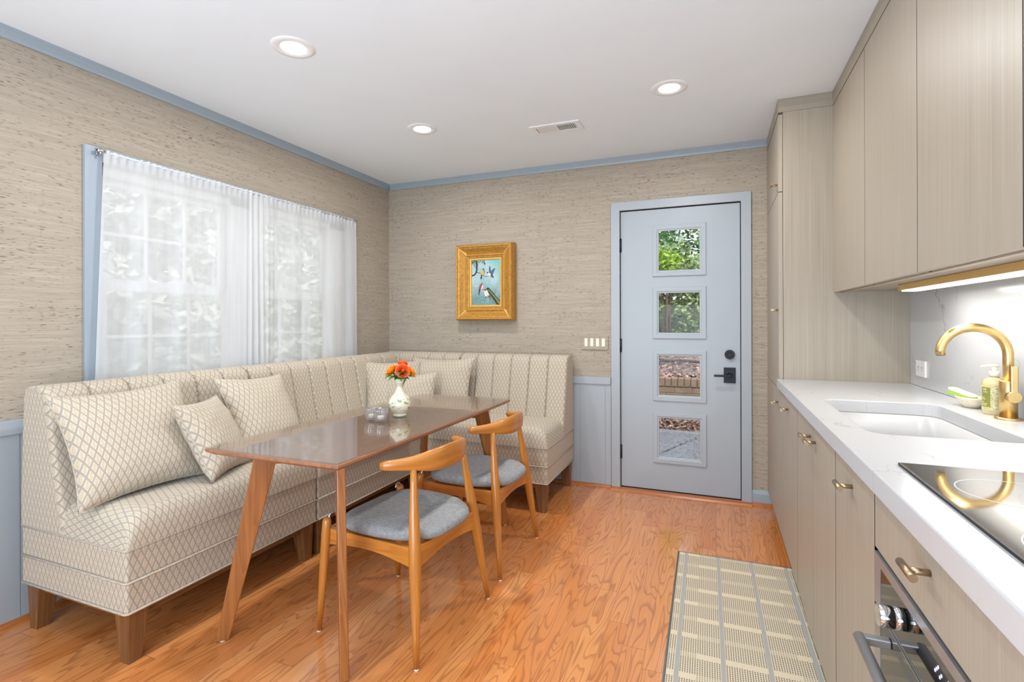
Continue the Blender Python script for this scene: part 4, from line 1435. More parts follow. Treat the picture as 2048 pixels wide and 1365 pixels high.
pline(bm, [(0.16, 0.27), (0.27, 0.28), (0.38, 0.33), (0.50, 0.37), (0.64, 0.36), (0.74, 0.40)], 0.010, 0.004, 0)
pline(bm, [(0.17, 0.18), (0.10, 0.12), (0.05, 0.10)], 0.009, 0.005, 0)
rr = random.Random(4)
for k in range(30):
    u, v_ = rr.uniform(0, 0.5), rr.uniform(0.0, 0.07)
    pline(bm, [(u, v_), (u + rr.uniform(-0.05, 0.05), v_ + rr.uniform(0.02, 0.06))], 0.010, 0.003, 1 if k % 3 else 0)
# trunk
pline(bm, [(1.0, 1.0), (0.90, 0.92), (0.76, 0.80), (0.64, 0.70), (0.55, 0.64)], 0.085, 0.045, 0)
pline(bm, [(0.98, 0.97), (0.86, 0.86), (0.70, 0.74), (0.60, 0.67)], 0.028, 0.014, 7)
pline(bm, [(0.66, 0.81), (0.54, 0.82), (0.46, 0.86)], 0.010, 0.005, 0)
pline(bm, [(0.58, 0.66), (0.46, 0.66), (0.36, 0.66)], 0.009, 0.004, 0)
# birds: yellow perched, flying slate, rust perched, white-breasted
pshape(bm, [(0.33, 0.34), (0.35, 0.26), (0.40, 0.20), (0.45, 0.21), (0.455, 0.27), (0.42, 0.33), (0.36, 0.36)], 2)
pshape(bm, [(0.38, 0.215), (0.41, 0.185), (0.45, 0.20), (0.46, 0.27), (0.44, 0.29), (0.435, 0.23)], 3)
pline(bm, [(0.365, 0.33), (0.345, 0.38), (0.33, 0.415)], 0.018, 0.020, 6)
pshape(bm, [(0.56, 0.29), (0.60, 0.275), (0.66, 0.29), (0.71, 0.34), (0.67, 0.365), (0.59, 0.35)], 4)
pshape(bm, [(0.63, 0.29), (0.62, 0.20), (0.645, 0.13), (0.68, 0.22), (0.69, 0.31)], 3)
pshape(bm, [(0.69, 0.32), (0.71, 0.24), (0.84, 0.19), (0.78, 0.27), (0.74, 0.34)], 3)
pline(bm, [(0.69, 0.335), (0.76, 0.38), (0.775, 0.40)], 0.020, 0.012, 6)
pshape(bm, [(0.54, 0.295), (0.565, 0.27), (0.60, 0.275), (0.59, 0.30)], 6)
pshape(bm, [(0.25, 0.66), (0.28, 0.59), (0.34, 0.53), (0.40, 0.52), (0.41, 0.57), (0.36, 0.64), (0.29, 0.68)], 5)
pshape(bm, [(0.38, 0.56), (0.41, 0.55), (0.41, 0.60), (0.36, 0.66), (0.33, 0.66)], 4)
pline(bm, [(0.285, 0.66), (0.265, 0.72), (0.25, 0.77)], 0.022, 0.012, 6)
pshape(bm, [(0.45, 0.72), (0.49, 0.66), (0.55, 0.67), (0.59, 0.73), (0.62, 0.80), (0.56, 0.82), (0.48, 0.80)], 4)
pshape(bm, [(0.47, 0.685), (0.50, 0.655), (0.54, 0.66), (0.51, 0.69)], 5)
pline(bm, [(0.58, 0.80), (0.63, 0.84), (0.67, 0.865)], 0.016, 0.010, 5)
obj('painted_birds', bm, PM, cv, recalc=False)

# ------------------------------------------------------------------ switch plate
sw = thing('light_switch', 'four gang wall switch covered in wallpaper left of the door', 'light switch', (-0.842, YB, 1.072))
box_obj('plate', (-0.944, YB - 0.010, 1.020), (-0.742, YB, 1.125), M['wall'], sw, 0.002)
for k in range(4):
    x = -0.919 + k * 0.0435
    box_obj('rocker', (x, YB - 0.013, 1.044), (x + 0.024, YB - 0.008, 1.104), M['rocker'], sw, 0.002)

# ------------------------------------------------------------------ rug
rg = thing('runner_rug', 'cream and grey flatweave runner on the floor beside the cabinets', 'rug', (0.08, 2.0, 0))
rw, rl = 0.541, 2.35
bm = nb()
add_box(bm, (0, 0, 0.0), (rw, rl, 0.006), 0.0015)
box_uv(bm, 'y')
L = UVL(bm)
for f in bm.faces:
    for lp in f.loops:
        lp[L].uv = (lp.vert.co.x, lp.vert.co.y)
rot = Matrix.Rotation(math.radians(0.9), 4, 'Z')
def place_rug(bm):
    for v_ in bm.verts:
        p = v_.co.copy(); p.y -= rl
        p = rot @ p
        v_.co = Vector((-0.187 + p.x, 2.843 + p.y, p.z + 0.0))
place_rug(bm)
obj('weave', bm, M['rug'], rg, recalc=False)
bm = nb()
add_tube(bm, [(0.0, 0, 0.004), (0.0, rl, 0.004), ], 0.004, 8)
add_tube(bm, [(rw, 0, 0.004), (rw, rl, 0.004)], 0.004, 8)
add_tube(bm, [(0, rl, 0.004), (rw, rl, 0.004)], 0.004, 8)
place_rug(bm)
obj('binding', bm, M['rug_edge'], rg)

# ------------------------------------------------------------------ kitchen run
FXX = 0.319                  # front plane of doors
DT = 0.020
CTZ = 0.9165
def pull(t, y, z, x=FXX, ln=0.062):
    bm = nb()
    add_tube(bm, [(x + 0.001, y, z), (x - 0.031, y, z)], 0.0055, 14)
    add_tube(bm, [(x - 0.032, y - ln / 2, z), (x - 0.032, y + ln / 2, z)], 0.0068, 16)
    return obj('handle', bm, M['nickel'], t)
def front(t, name, y0, y1, z0, z1, x=FXX, g=0.0022):
    return box_obj(name, (x, y0 + g, z0 + g), (x + DT, y1 - g, z1 - g), M['lam'], t, 0.0)
YT = 3.112
tc = thing('tall_cabinet', 'tall beige wood grain cabinet reaching the ceiling beside the door', 'cabinet', (0.63, 3.44, 0))
bm = nb()
add_box(bm, (FXX + DT + 0.002, YT, 0.10), (XR - 0.002, YB - 0.004, 2.366)); 
obj('body', bm, M['lam'], tc, 'z')
box_obj('crown_filler', (FXX - 0.001, YT - 0.001, 2.367), (XR - 0.002, YB - 0.004, ZC - 0.001), M['lam'], tc, 0, 'x')
box_obj('toe_kick', (FXX + 0.06, YT, 0.0), (XR - 0.002, YB - 0.02, 0.10), M['dark_gap'], tc)
for (z0, z1, hy, hz) in ((1.935, 2.358, 3.165, 1.985), (0.862, 1.935, 3.150, 1.292), (0.10, 0.862, 3.165, 0.782)):
    d = front(tc, 'door', YT + 0.001, YB - 0.006, z0, z1)
    pull(d, hy, hz)
# sink-run base units
def base_unit(name, label, y0, y1, fronts, body_top=0.868):
    t = thing(name, label, 'cabinet', (0.62, (y0 + y1) / 2, 0), 'base cabinets under the white counter')
    name_oven = 'oven base' in label
    bl_ = [((FXX + DT + 0.002, y0 + 0.001, 0.10), (XR - 0.002, y0 + 0.017, body_top)), ((FXX + DT + 0.002, y1 - 0.017, 0.10), (XR - 0.002, y1 - 0.001, body_top)),
          ((FXX + DT + 0.002, y0 + 0.017, 0.10), (XR - 0.002, y1 - 0.017, 0.118)), ((XR - 0.02, y0 + 0.017, 0.118), (XR - 0.002, y1 - 0.017, body_top))]
    boxes_obj('body', bl_, M['lam'], t)
    box_obj('toe_kick', (FXX + 0.06, y0 + 0.001, 0.0), (FXX + 0.078, y1 - 0.001, 0.10), M['dark_gap'], t)
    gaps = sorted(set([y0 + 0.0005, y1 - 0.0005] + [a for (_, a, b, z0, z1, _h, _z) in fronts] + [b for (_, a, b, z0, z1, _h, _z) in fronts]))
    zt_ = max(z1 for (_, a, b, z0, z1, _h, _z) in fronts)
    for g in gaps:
        box_obj('gap_shade', (FXX + 0.0004, max(g - 0.0021, y0 + 0.0002), 0.746 if name_oven else 0.102), (FXX + DT + 0.0015, min(g + 0.0021, y1 - 0.0002), zt_), M['dark_gap'], t)  # dark strip painting in the shadow line between two fronts
    for (nm, a, b, z0, z1, hy, hz) in fronts:
        f = front(t, nm, a, b, z0, z1)
        if hy is not None:
            pull(f, hy, hz)
    return t
ZF1 = 0.866
base_unit('base_cabinet', 'base cabinet with one wide door panel next to the tall cabinet', 2.447, 3.110, [('filler', 3.055, 3.110, 0.10, ZF1, None, None), ('door', 2.447, 3.055, 0.10, ZF1, 2.74, 0.810)])
base_unit('base_cabinet', 'sink base cabinet with a pair of doors', 1.708, 2.445, [('door', 2.075, 2.445, 0.10, ZF1, 2.122, 0.812), ('door', 1.708, 2.075, 0.10, ZF1, 2.022, 0.812)])
base_unit('base_cabinet', 'narrow pull out base cabinet between the sink base and the oven', 1.318, 1.706, [('pull_out_front', 1.318, 1.706, 0.10, ZF1, 1.512, 0.814)])
base_unit('base_cabinet', 'oven base cabinet with one drawer above the oven', 0.700, 1.316, [('drawer', 0.700, 1.316, 0.745, ZF1, 1.008, 0.828), ('lower_panel', 0.700, 1.316, 0.10, 0.145, None, None)])
base_unit('base_cabinet', 'plain base cabinet nearest the viewer beyond the oven', -0.10, 0.698, [('door', -0.10, 0.698, 0.10, ZF1, 0.64, 0.81)])

# worktop with undermount sink opening
ct = thing('countertop', 'white quartz worktop with faint grey veins', 'worktop', (0.6, 1.6, 0.87))
KX0, KX1, KY0, KY1 = 0.402, 0.772, 1.705, 2.385
kz0, kz1 = 0.868, CTZ
cx0, cx1, cyy0, cyy1 = 0.308, XR - 0.013, -0.10, 3.111
def rrect(x0, x1, y0, y1, r, n=8):
    P = []
    for (cx, cy, a0) in ((x1 - r, y1 - r, 0), (x0 + r, y1 - r, 90), (x0 + r, y0 + r, 180), (x1 - r, y0 + r, 270)):
        for k in range(n + 1):
            a = math.radians(a0 + 90 * k / n)
            P.append((cx + r * math.cos(a), cy + r * math.sin(a)))
    return P
inner = rrect(KX0, KX1, KY0, KY1, 0.055)
def slab_with_hole(bm, outer, inner, z0, z1, eb=0.003):
    """outer rectangle corners in the same start order as inner quarters"""
    n = len(inner) // 4
    oc = [(cx1, cyy1), (cx0, cyy1), (cx0, cyy0), (cx1, cyy0)]
    for z, e in ((z1, 0), (z0, 0)):
        iv = [bm.verts.new((x, y, z)) for x, y in inner]
        ov = [bm.verts.new((x, y, z)) for x, y in oc]
        for q in range(4):
            base = q * n
            for k in range(n - 1):
                bm.faces.new((ov[q], iv[base + k], iv[base + k + 1]))
            nx = (q + 1) % 4
            bm.faces.new((ov[q], iv[base + n - 1], iv[(base + n) % len(iv)], ov[nx]))
        if z == z1:
            top_i, top_o = iv, ov
        else:
            for i in range(len(iv)):
                bm.faces.new((top_i[i], top_i[(i + 1) % len(iv)], iv[(i + 1) % len(iv)], iv[i]))
            for i in range(4):
                bm.faces.new((top_o[i], ov[i], ov[(i + 1) % 4], top_o[(i + 1) % 4]))
bm = nb(); slab_with_hole(bm, None, inner, kz0 + 0.001, kz1)
bmesh.ops.recalc_face_normals(bm, faces=bm.faces)
es = [e for e in bm.edges if len(e.link_faces) == 2 and e.calc_face_angle(0) > 1.0]
bmesh.ops.bevel(bm, geom=es, offset=0.003, segments=3, profile=0.5, affect='EDGES')
obj('slab', bm, M['quartz'], ct, 'y', recalc=False)

# undermount sink
sk = thing('kitchen_sink', 'white undermount sink set in the quartz worktop', 'sink', (0.587, 2.045, 0.66))
bm = nb()
rings = []
for (ins, z) in ((-0.030, kz0), (0.004, kz0), (0.006, 0.78), (0.010, 0.70), (0.020, 0.678), (0.045, 0.668)):
    pts_ = rrect(KX0 + ins, KX1 - ins, KY0 + ins, KY1 - ins, max(0.055 - ins * 0.3, 0.03))
    rings.append([bm.verts.new((x, y, z)) for x, y in pts_])
for A, B in zip(rings, rings[1:]):
    for i in range(len(A)):
        f = bm.faces.new((A[i], A[(i + 1) % len(A)], B[(i + 1) % len(A)], B[i])); f.smooth = True
bm.faces.new(rings[-1])
obj('basin', bm, M['sinkw'], sk, 'y')
bm = nb(); add_lathe(bm, [(0.0, 0.001), (0.030, 0.001), (0.042, 0.003), (0.044, 0.0)], (0.587, 2.045, 0.668), 32)
obj('drain', bm, M['steel'], sk)

# backsplash
bsp = thing('backsplash', 'white quartz backsplash slab with grey veins', 'backsplash', (XR - 0.006, 1.5, 0.918))
box_obj('slab', (XR - 0.013, -0.10, CTZ + 0.001), (XR - 0.001, YT - 0.001, 1.384), M['quartz'], bsp, 0, 'y')

# cooktop
ck = thing('cooktop', 'mirrored glass induction cooktop flush on the worktop', 'cooktop', (0.62, 1.0, CTZ))
box_obj('glass_top', (0.374, 0.715, CTZ + 0.0008), (0.868, 1.352, CTZ + 0.0065), M['mirror_glass'], ck, 0.0012)
boxes_obj('metal_rim', [((0.3715, 0.7125, CTZ + 0.0003), (0.374, 1.3545, CTZ + 0.0055)), ((0.868, 0.7125, CTZ + 0.0003), (0.8705, 1.3545, CTZ + 0.0055)), ((0.374, 1.352, CTZ + 0.0003), (0.868, 1.3545, CTZ + 0.0055)), ((0.374, 0.7125, CTZ + 0.0003), (0.868, 0.715, CTZ + 0.0055))], M['black'], ck)
for (x, y, r) in ((0.50, 1.18, 0.085), (0.735, 1.20, 0.105), (0.50, 0.90, 0.105), (0.735, 0.90, 0.075)):
    bm = nb(); add_lathe(bm, [(r - 0.0008, 0.0), (r + 0.0008, 0.0)], (x, y, CTZ + 0.0067), 72)
    obj('burner_ring', bm, M['ring_mark'], ck)

# oven
ov = thing('oven', 'built in stainless and black glass oven below the cooktop', 'oven', (0.6, 1.01, 0.145))
oy0, oy1 = 0.704, 1.313
box_obj('housing', (FXX + 0.022, oy0 + 0.02, 0.150), (0.88, oy1 - 0.02, 0.736), M['steel'], ov)
def steel_panel(name, z0, z1, par, inset_t, inset_b):
    o = boxes_obj(name, [((FXX - 0.002, oy1 - 0.040, z0), (FXX + 0.020, oy1, z1)), ((FXX - 0.002, oy0, z0), (FXX + 0.020, oy0 + 0.040, z1)),
                         ((FXX - 0.002, oy0 + 0.040, z1 - inset_t), (FXX + 0.020, oy1 - 0.040, z1)), ((FXX - 0.002, oy0 + 0.040, z0), (FXX + 0.020, oy1 - 0.040, z0 + max(inset_b, 0.0015)))], M['steel'], par)
    box_obj('glass_panel', (FXX - 0.001, oy0 + 0.040, z0 + inset_b + 0.0015), (FXX + 0.019, oy1 - 0.040, z1 - inset_t), M['black_glass'], o)
    return o
cp = steel_panel('control_panel', 0.630, 0.738, ov, 0.020, 0.0)
dr = steel_panel('oven_door', 0.150, 0.624, ov, 0.0015, 0.03)
bm = nb()
add_tube(bm, [(FXX - 0.002, 1.128, 0.688), (FXX - 0.018, 1.128, 0.688)], 0.0195, 40)
add_tube(bm, [(FXX - 0.0195, 1.128, 0.688), (FXX - 0.041, 1.128, 0.688), (FXX - 0.042, 1.128, 0.688)], [0.0195, 0.0195, 0.0180], 40)
kb = obj('knob', bm, M['chrome'], cp)
bm = nb(); add_tube(bm, [(FXX - 0.0179, 1.128, 0.688), (FXX - 0.0196, 1.128, 0.688)], 0.0188, 40)
obj('knob_groove', bm, M['black'], kb)
bm = nb()
for k, (yy, zz) in enumerate([(0.985 - 0.006 * i - (0.02 if i > 4 else 0), 0.690 + 0.006 * ((i * 7) % 3 - 1)) for i in range(10)]):
    add_box(bm, (FXX - 0.0016, yy, zz), (FXX - 0.0011, yy + 0.0035, zz + 0.004))
obj('lit_display', bm, M['lit_icon'], cp)
bm = nb()
hb = 0.596
add_tube(bm, [(FXX - 0.052, oy1 - 0.098, hb), (FXX - 0.052, oy0 + 0.098, hb)], 0.0105, 24)
hnd = obj('door_handle', bm, M['steel'], dr)
for yy in (oy1 - 0.104, oy0 + 0.104):
    box_obj('handle_post', (FXX - 0.050, yy - 0.009, hb - 0.008), (FXX - 0.001, yy + 0.009, hb + 0.008), M['steel'], hnd, 0.002)

# upper cabinets
XU, UZ0, UZ1 = 0.574, 1.381, 2.366
ug = [(2.502, 3.110), (1.910, 2.500), (1.331, 1.908), (0.70, 1.329)]
names = ['wall cabinet touching the tall cabinet, its door narrowest in view', 'wall cabinet above the sink, second from the tall cabinet', 'wall cabinet between the sink and the cooktop, third from the tall cabinet', 'wall cabinet above the cooktop, only its edge in view at the right']
for (a, b), lb in zip(ug, names):
    t = thing('upper_cabinet', 'beige wood grain ' + lb, 'cabinet', (0.75, (a + b) / 2, UZ0), 'upper cabinets over the counter')
    boxes_obj('body', [((XU + DT + 0.016, a + 0.0005, UZ0 + 0.003), (XR - 0.001, b - 0.0005, UZ1))], M['lam'], t)
    box_obj('door', (XU, a + 0.0015, UZ0), (XU + DT, b - 0.0015, UZ1 - 0.005), M['lam'], t, 0.0)
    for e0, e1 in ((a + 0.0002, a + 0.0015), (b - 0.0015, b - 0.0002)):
        box_obj('gap_shade', (XU + 0.0004, e0, UZ0 + 0.001), (XU + DT + 0.015, e1, UZ1 - 0.006), M['dark_gap'], t)  # dark strip standing in for shade between neighbouring doors
    box_obj('light_rail', (XU + DT + 0.017, a + 0.0005, UZ0 - 0.002), (XU + DT + 0.034, b - 0.0005, UZ0 + 0.003), M['lam_edge'], t)
cf = thing('cabinet_crown', 'horizontal wood grain filler strip between wall cabinets and ceiling', 'filler strip', (0.75, 1.9, UZ1))
box_obj('strip', (XU - 0.001, 0.70, UZ1 + 0.001), (XR - 0.001, 3.110, ZC - 0.001), M['lam'], cf, 0, 'y')

# under-cabinet linear light
ul = thing('under_cabinet_light', 'brass linear light bar under the wall cabinets', 'light', (0.75, 1.65, 1.36))
box_obj('light_body', (0.712, 0.75, 1.359), (0.790, 2.590, 1.3835), M['brass_paint'], ul, 0.001, 'y')
box_obj('lens', (0.722, 0.76, 1.3545), (0.780, 2.580, 1.3595), M['lens_strip'], ul, 0.001)
lamp('strip_glow', 'AREA', (0.751 - 0.75, 1.67 - 1.65, 1.351 - 1.36), (0, 0, 0), 7.0, 0.05, 1.80, (1, 0.97, 0.93), ul)

# outlet
ot = thing('wall_outlet', 'white double outlet plate on the quartz backsplash', 'outlet', (XR - 0.012, 2.955, 1.005))
box_obj('plate', (XR - 0.022, 2.897, 0.966), (XR - 0.012, 3.014, 1.043), M['plate'], ot, 0.003)
bm = nb()
for yy in (2.932, 2.979):
    for dy in (-0.007, 0.007):
        add_box(bm, (XR - 0.0226, yy + dy - 0.0012, 1.004), (XR - 0.0219, yy + dy + 0.0012, 1.016))
    add_tube(bm, [(XR - 0.0226, yy, 0.996), (XR - 0.0219, yy, 0.996)], 0.0028, 10)
obj('socket', bm, M['vent_dark'], ot)

# faucet
fc = thing('kitchen_faucet', 'brushed brass gooseneck faucet behind the sink', 'faucet', (0.866, 2.10, CTZ))
FXc, FYc = 0.868, 2.10
bm = nb(); add_lathe(bm, [(0, 0.0), (0.034, 0.0), (0.0345, 0.003), (0.033, 0.006), (0.0, 0.006)], (FXc, FYc, CTZ), 40)
obj('base_flange', bm, M['brass'], fc)
bm = nb(); add_tube(bm, [(FXc, FYc, CTZ + 0.005), (FXc, FYc, CTZ + 0.121), (FXc, FYc, CTZ + 0.123)], [0.0225, 0.0225, 0.0215], 32)
obj('body', bm, M['brass'], fc)
pts = [(FXc, FYc, CTZ + 0.120), (FXc, FYc, CTZ + 0.19)]
ra, cz = 0.0885, CTZ + 0.205
for k in range(0, 29):
    a = math.radians(k * 170 / 28)
    pts.append((FXc - ra + ra * math.cos(a), FYc, cz + ra * math.sin(a)))
lx = pts[-1]
pts.append((lx[0] + 0.001, FYc, lx[2] - 0.018))
bm = nb(); add_tube(bm, pts, 0.0140, 24)
obj('spout', bm, M['brass'], fc)
bm = nb(); add_tube(bm, [(lx[0] + 0.001, FYc, lx[2] - 0.0165), (lx[0] + 0.0012, FYc, lx[2] - 0.0195)], 0.0115, 20)
obj('aerator', bm, M['black'], fc)
bm = nb()
add_tube(bm, [(FXc, FYc - 0.015, CTZ + 0.075), (FXc, FYc - 0.040, CTZ + 0.075)], 0.0170, 28)
hl = obj('handle_hub', bm, M['brass'], fc)
bm = nb(); add_box(bm, (FXc - 0.009, FYc - 0.0395, CTZ + 0.075), (FXc + 0.009, FYc - 0.0325, CTZ + 0.172), 0.0025)
obj('lever', bm, M['brass'], hl)

# soap bottle
def bottle_mat():
    k = NT('amber_clear_soap')
    k.col(rgb(232, 214, 160)); k.set(rough=0.12, trans=0.35, ior=1.4, coat=0.5)
    return k.m
def label_mat():
    k = NT('leafy_bottle_label')
    s = k.sep(k.uv())
    p = k.scale(k.uv(), (150, 150, 1))
    n1 = k.noise(p, 1.0, 1.0, 0.5, 1.5)
    f = k.mr(k.mth('FRACT', k.mth('MULTIPLY', n1, 6.0)), 0.42, 0.5)
    k.col(k.mix(f, rgb(120, 116, 58), rgb(238, 226, 176))); k.set(rough=0.35)
    return k.m
SX, SY = 0.872, 2.197
sb = thing('soap_bottle', 'clear amber soap pump bottle with green label beside the faucet', 'soap bottle', (SX, SY, CTZ))
bm = nb(); add_lathe(bm, [(0, 0.0), (0.029, 0.0), (0.032, 0.004), (0.032, 0.092), (0.0315, 0.104), (0.028, 0.115), (0.020, 0.122), (0.012, 0.125), (0.011, 0.131), (0, 0.131)], (SX, SY, CTZ), 40)
obj('bottle', bm, bottle_mat(), sb)
bm = nb()
def lab(u, v_):
    a = math.radians(150 + 200 * u)
    return (SX + 0.0325 * math.cos(a), SY + 0.0325 * math.sin(a), CTZ + 0.016 + 0.082 * v_)
add_grid(bm, lab, 30, 4, lambda u, v_: (u * 0.11, v_ * 0.082))
lbl = obj('label', bm, label_mat(), sb, recalc=False)
M['olive'] = plain('olive_label_panel', rgb(128, 128, 56), 0.4, var=0.05, vscale=60)
M['label_text'] = plain('cream_label_print', rgb(226, 220, 180), 0.5, var=0.02, vscale=60)
bm = nb()
def lab2(u, v_):
    a = math.radians(178 + 52 * u)
    return (SX + 0.0330 * math.cos(a), SY + 0.0330 * math.sin(a), CTZ + 0.026 + 0.066 * v_)
add_grid(bm, lab2, 12, 3)
op = obj('label_panel', bm, M['olive'], lbl, recalc=False)
def bend_text(txt, z, size, a0):
    cu = bpy.data.curves.new('label_lettering', 'FONT'); cu.body = txt; cu.size = size; cu.align_x = 'LEFT'; cu.extrude = 0.0001
    tmp = bpy.data.objects.new('tmp_text', cu); COL.objects.link(tmp)
    dg = bpy.context.evaluated_depsgraph_get()
    me = bpy.data.meshes.new_from_object(tmp.evaluated_get(dg))
    b2 = nb(); b2.from_mesh(me)
    bpy.data.objects.remove(tmp); bpy.data.meshes.remove(me)
    for v_ in b2.verts:
        a = math.radians(a0) + v_.co.x / 0.0334
        v_.co = Vector((SX + (0.0334 + v_.co.z) * math.cos(a), SY + (0.0334 + v_.co.z) * math.sin(a), z + v_.co.y))
    return b2
b_all = nb()
for txt, z, sz, a0 in (('REE', CTZ + 0.082, 0.0075, 192), ('LYN', CTZ + 0.0735, 0.0075, 192)):
    b2 = bend_text(txt, z, sz, a0)
    me = bpy.data.meshes.new('t'); b2.to_mesh(me); b2.free(); b_all.from_mesh(me); bpy.data.meshes.remove(me)
for (z, w, a0) in ((0.056, 20, 182), (0.051, 26, 182), (0.042, 18, 182), (0.036, 34, 182), (0.031, 30, 182)):
    add_grid(b_all, lambda u, v_, z=z, w=w, a0=a0: (SX + 0.0333 * math.cos(math.radians(a0 + w * u)), SY + 0.0333 * math.sin(math.radians(a0 + w * u)), CTZ + z + 0.0016 * v_), 6, 1)
obj('label_lettering', b_all, M['label_text'], lbl, recalc=False)
bm = nb()
add_tube(bm, [(SX, SY, CTZ + 0.128), (SX, SY, CTZ + 0.145), (SX, SY, CTZ + 0.146)], [0.0145, 0.0145, 0.013], 24)
add_tube(bm, [(SX, SY, CTZ + 0.145), (SX, SY, CTZ + 0.160)], 0.0075, 16)
add_tube(bm, [(SX + 0.012, SY, CTZ + 0.163), (SX, SY, CTZ + 0.164), (SX - 0.018, SY + 0.004, CTZ + 0.163), (SX - 0.034, SY + 0.006, CTZ + 0.160)], [(0.0035, 0.009), (0.005, 0.011), (0.004, 0.008), (0.003, 0.005)], 14)
obj('pump', bm, M['wax'], sb)

# dish and scrub sponge
DXc, DYc = 0.868, 2.345
M['stoneware'] = plain('cream_stoneware', rgb(224, 214, 190), 0.35, var=0.15, vscale=70)
bm = nb(); add_lathe(bm, [(0, 0.002), (0.026, 0.0), (0.030, 0.002), (0.044, 0.016), (0.052, 0.032), (0.0535, 0.038), (0.0515, 0.0385), (0.042, 0.020), (0.028, 0.008), (0, 0.007)], (0, 0, 0), 44)
for v_ in bm.verts:
    v_.co = Vector((DXc - 0.005 + v_.co.x * 0.78, DYc + v_.co.y * 1.15, CTZ + v_.co.z))
tag(obj('soap_dish', bm, M['stoneware']), 'small oval cream dish on the worktop beside the soap bottle', 'dish')
M['sponge'] = plain('green_sponge_foam', rgb(158, 192, 86), 0.95, var=0.25, vscale=220, bumpy=0.5)
M['loofah'] = plain('pale_scrub_face', rgb(226, 226, 186), 0.95, var=0.15, vscale=200)
sp = thing('sponge', 'green scrub sponge with pale back leaning in the cream dish', 'sponge', (DXc, DYc, CTZ + 0.02))
SM = Matrix.Translation((DXc - 0.022, DYc + 0.022, CTZ + 0.044)) @ Matrix.Rotation(math.radians(118), 4, 'Z') @ Matrix.Rotation(math.radians(-14), 4, 'Y')
for nm, z0, z1, mt in (('foam', -0.012, 0.004, M['sponge']), ('scrub_face', 0.0042, 0.010, M['loofah'])):
    bm = nb()
    add_prism(bm, rrect(-0.048, 0.048, -0.020, 0.020, 0.016, 6), z0, z1, 'z', 0.0015)
    bmesh.ops.transform(bm, matrix=SM, verts=bm.verts)
    obj(nm, bm, mt, sp, 'z')

# ------------------------------------------------------------------ outdoors beyond the door and window
M['asphalt'] = plain('speckled_asphalt', rgb(150, 147, 152), 0.9, var=0.6, vscale=45, bumpy=0.4)
def mulch_mat():
    k = NT('bark_mulch')
    n1 = k.noise(k.scale(k.obj(), (24, 11, 24)), 1.0, 3.0, 0.75, 1.0)
    n2 = k.noise(k.obj(), 14.0, 2.0)
    c = k.mix(k.mr(n1, 0.40, 0.62), rgb(40, 27, 24), rgb(178, 146, 132))
    k.col(k.mix(k.mth('MULTIPLY', n2, 0.3), c, rgb(84, 60, 52))); k.set(rough=0.95)
    k.bump(n1, 0.8, 0.02)
    return k.m
M['mulch'] = mulch_mat()
struct(box_obj('ground', (-9, YB + T + 0.3, -0.4), (7, 6.50, -0.10), M['asphalt'], grain='y'), 'grey asphalt drive outside the door', 'driveway')
bm = nb()
def bank(u, v_):
    x = -9 + 16 * u
    if v_ < 0.35:
        k = v_ / 0.35
        return (x, 6.49 + 0.14 * k, -0.11 + 0.135 * k)
    k = (v_ - 0.35) / 0.65
    y = 6.85 + 4.5 * k
    return (x, y, 0.45 + 0.95 * k + 0.05 * math.sin(x * 3 + y * 2))
V = []
drive = bpy.data.objects['ground']
bm = nb()
prev = None
for k_ in range(25):
    u_ = k_ / 24
    x_ = -0.62 + 0.42 * u_ + 0.02 * math.sin(k_ * 2.3); y_ = 5.05 + 1.1 * u_ + 0.03 * math.sin(k_ * 3.7)
    w_ = 0.006 + 0.004 * math.sin(k_ * 1.7)
    row = [bm.verts.new((x_ - w_, y_ + w_, -0.0985)), bm.verts.new((x_ + w_, y_ - w_, -0.0985))]
    if prev:
        bm.faces.new((prev[0], prev[1], row[1], row[0]))
    prev = row
obj('surface_crack', bm, plain('dark_crack', rgb(70, 68, 72), 0.95, var=0.2, vscale=30), drive)
def strip_grid(y0, z0, y1, z1, n):
    b = nb(); add_grid(b, lambda u, v_: (-4.5 + 9 * u, y0 + (y1 - y0) * v_, z0 + (z1 - z0) * v_ + (0.015 * math.sin(40 * u) if 0 < v_ < 1 else 0)), 60, n, lambda u, v_: (u * 16, v_))
    return b
for (a, lab_) in (((6.49, -0.115, 6.585, 0.02, 4), 'strip of brown bark mulch between the drive and the brick wall'), ((6.812, 0.47, 12.0, 1.7, 12), 'bank of brown bark mulch rising behind the brick wall')):
    tag(obj('bark_mulch', strip_grid(*a), M['mulch'], recalc=False), lab_, 'mulch', kind='stuff')
def chip_mat():
    k = NT('bark_chips')
    w = k.noise(k.obj(), 26.0, 2.0)
    k.col(k.mix(k.mr(w, 0.36, 0.64), rgb(48, 32, 28), rgb(196, 160, 144))); k.set(rough=0.95)
    return k.m
rr = random.Random(77)
CH = chip_mat()
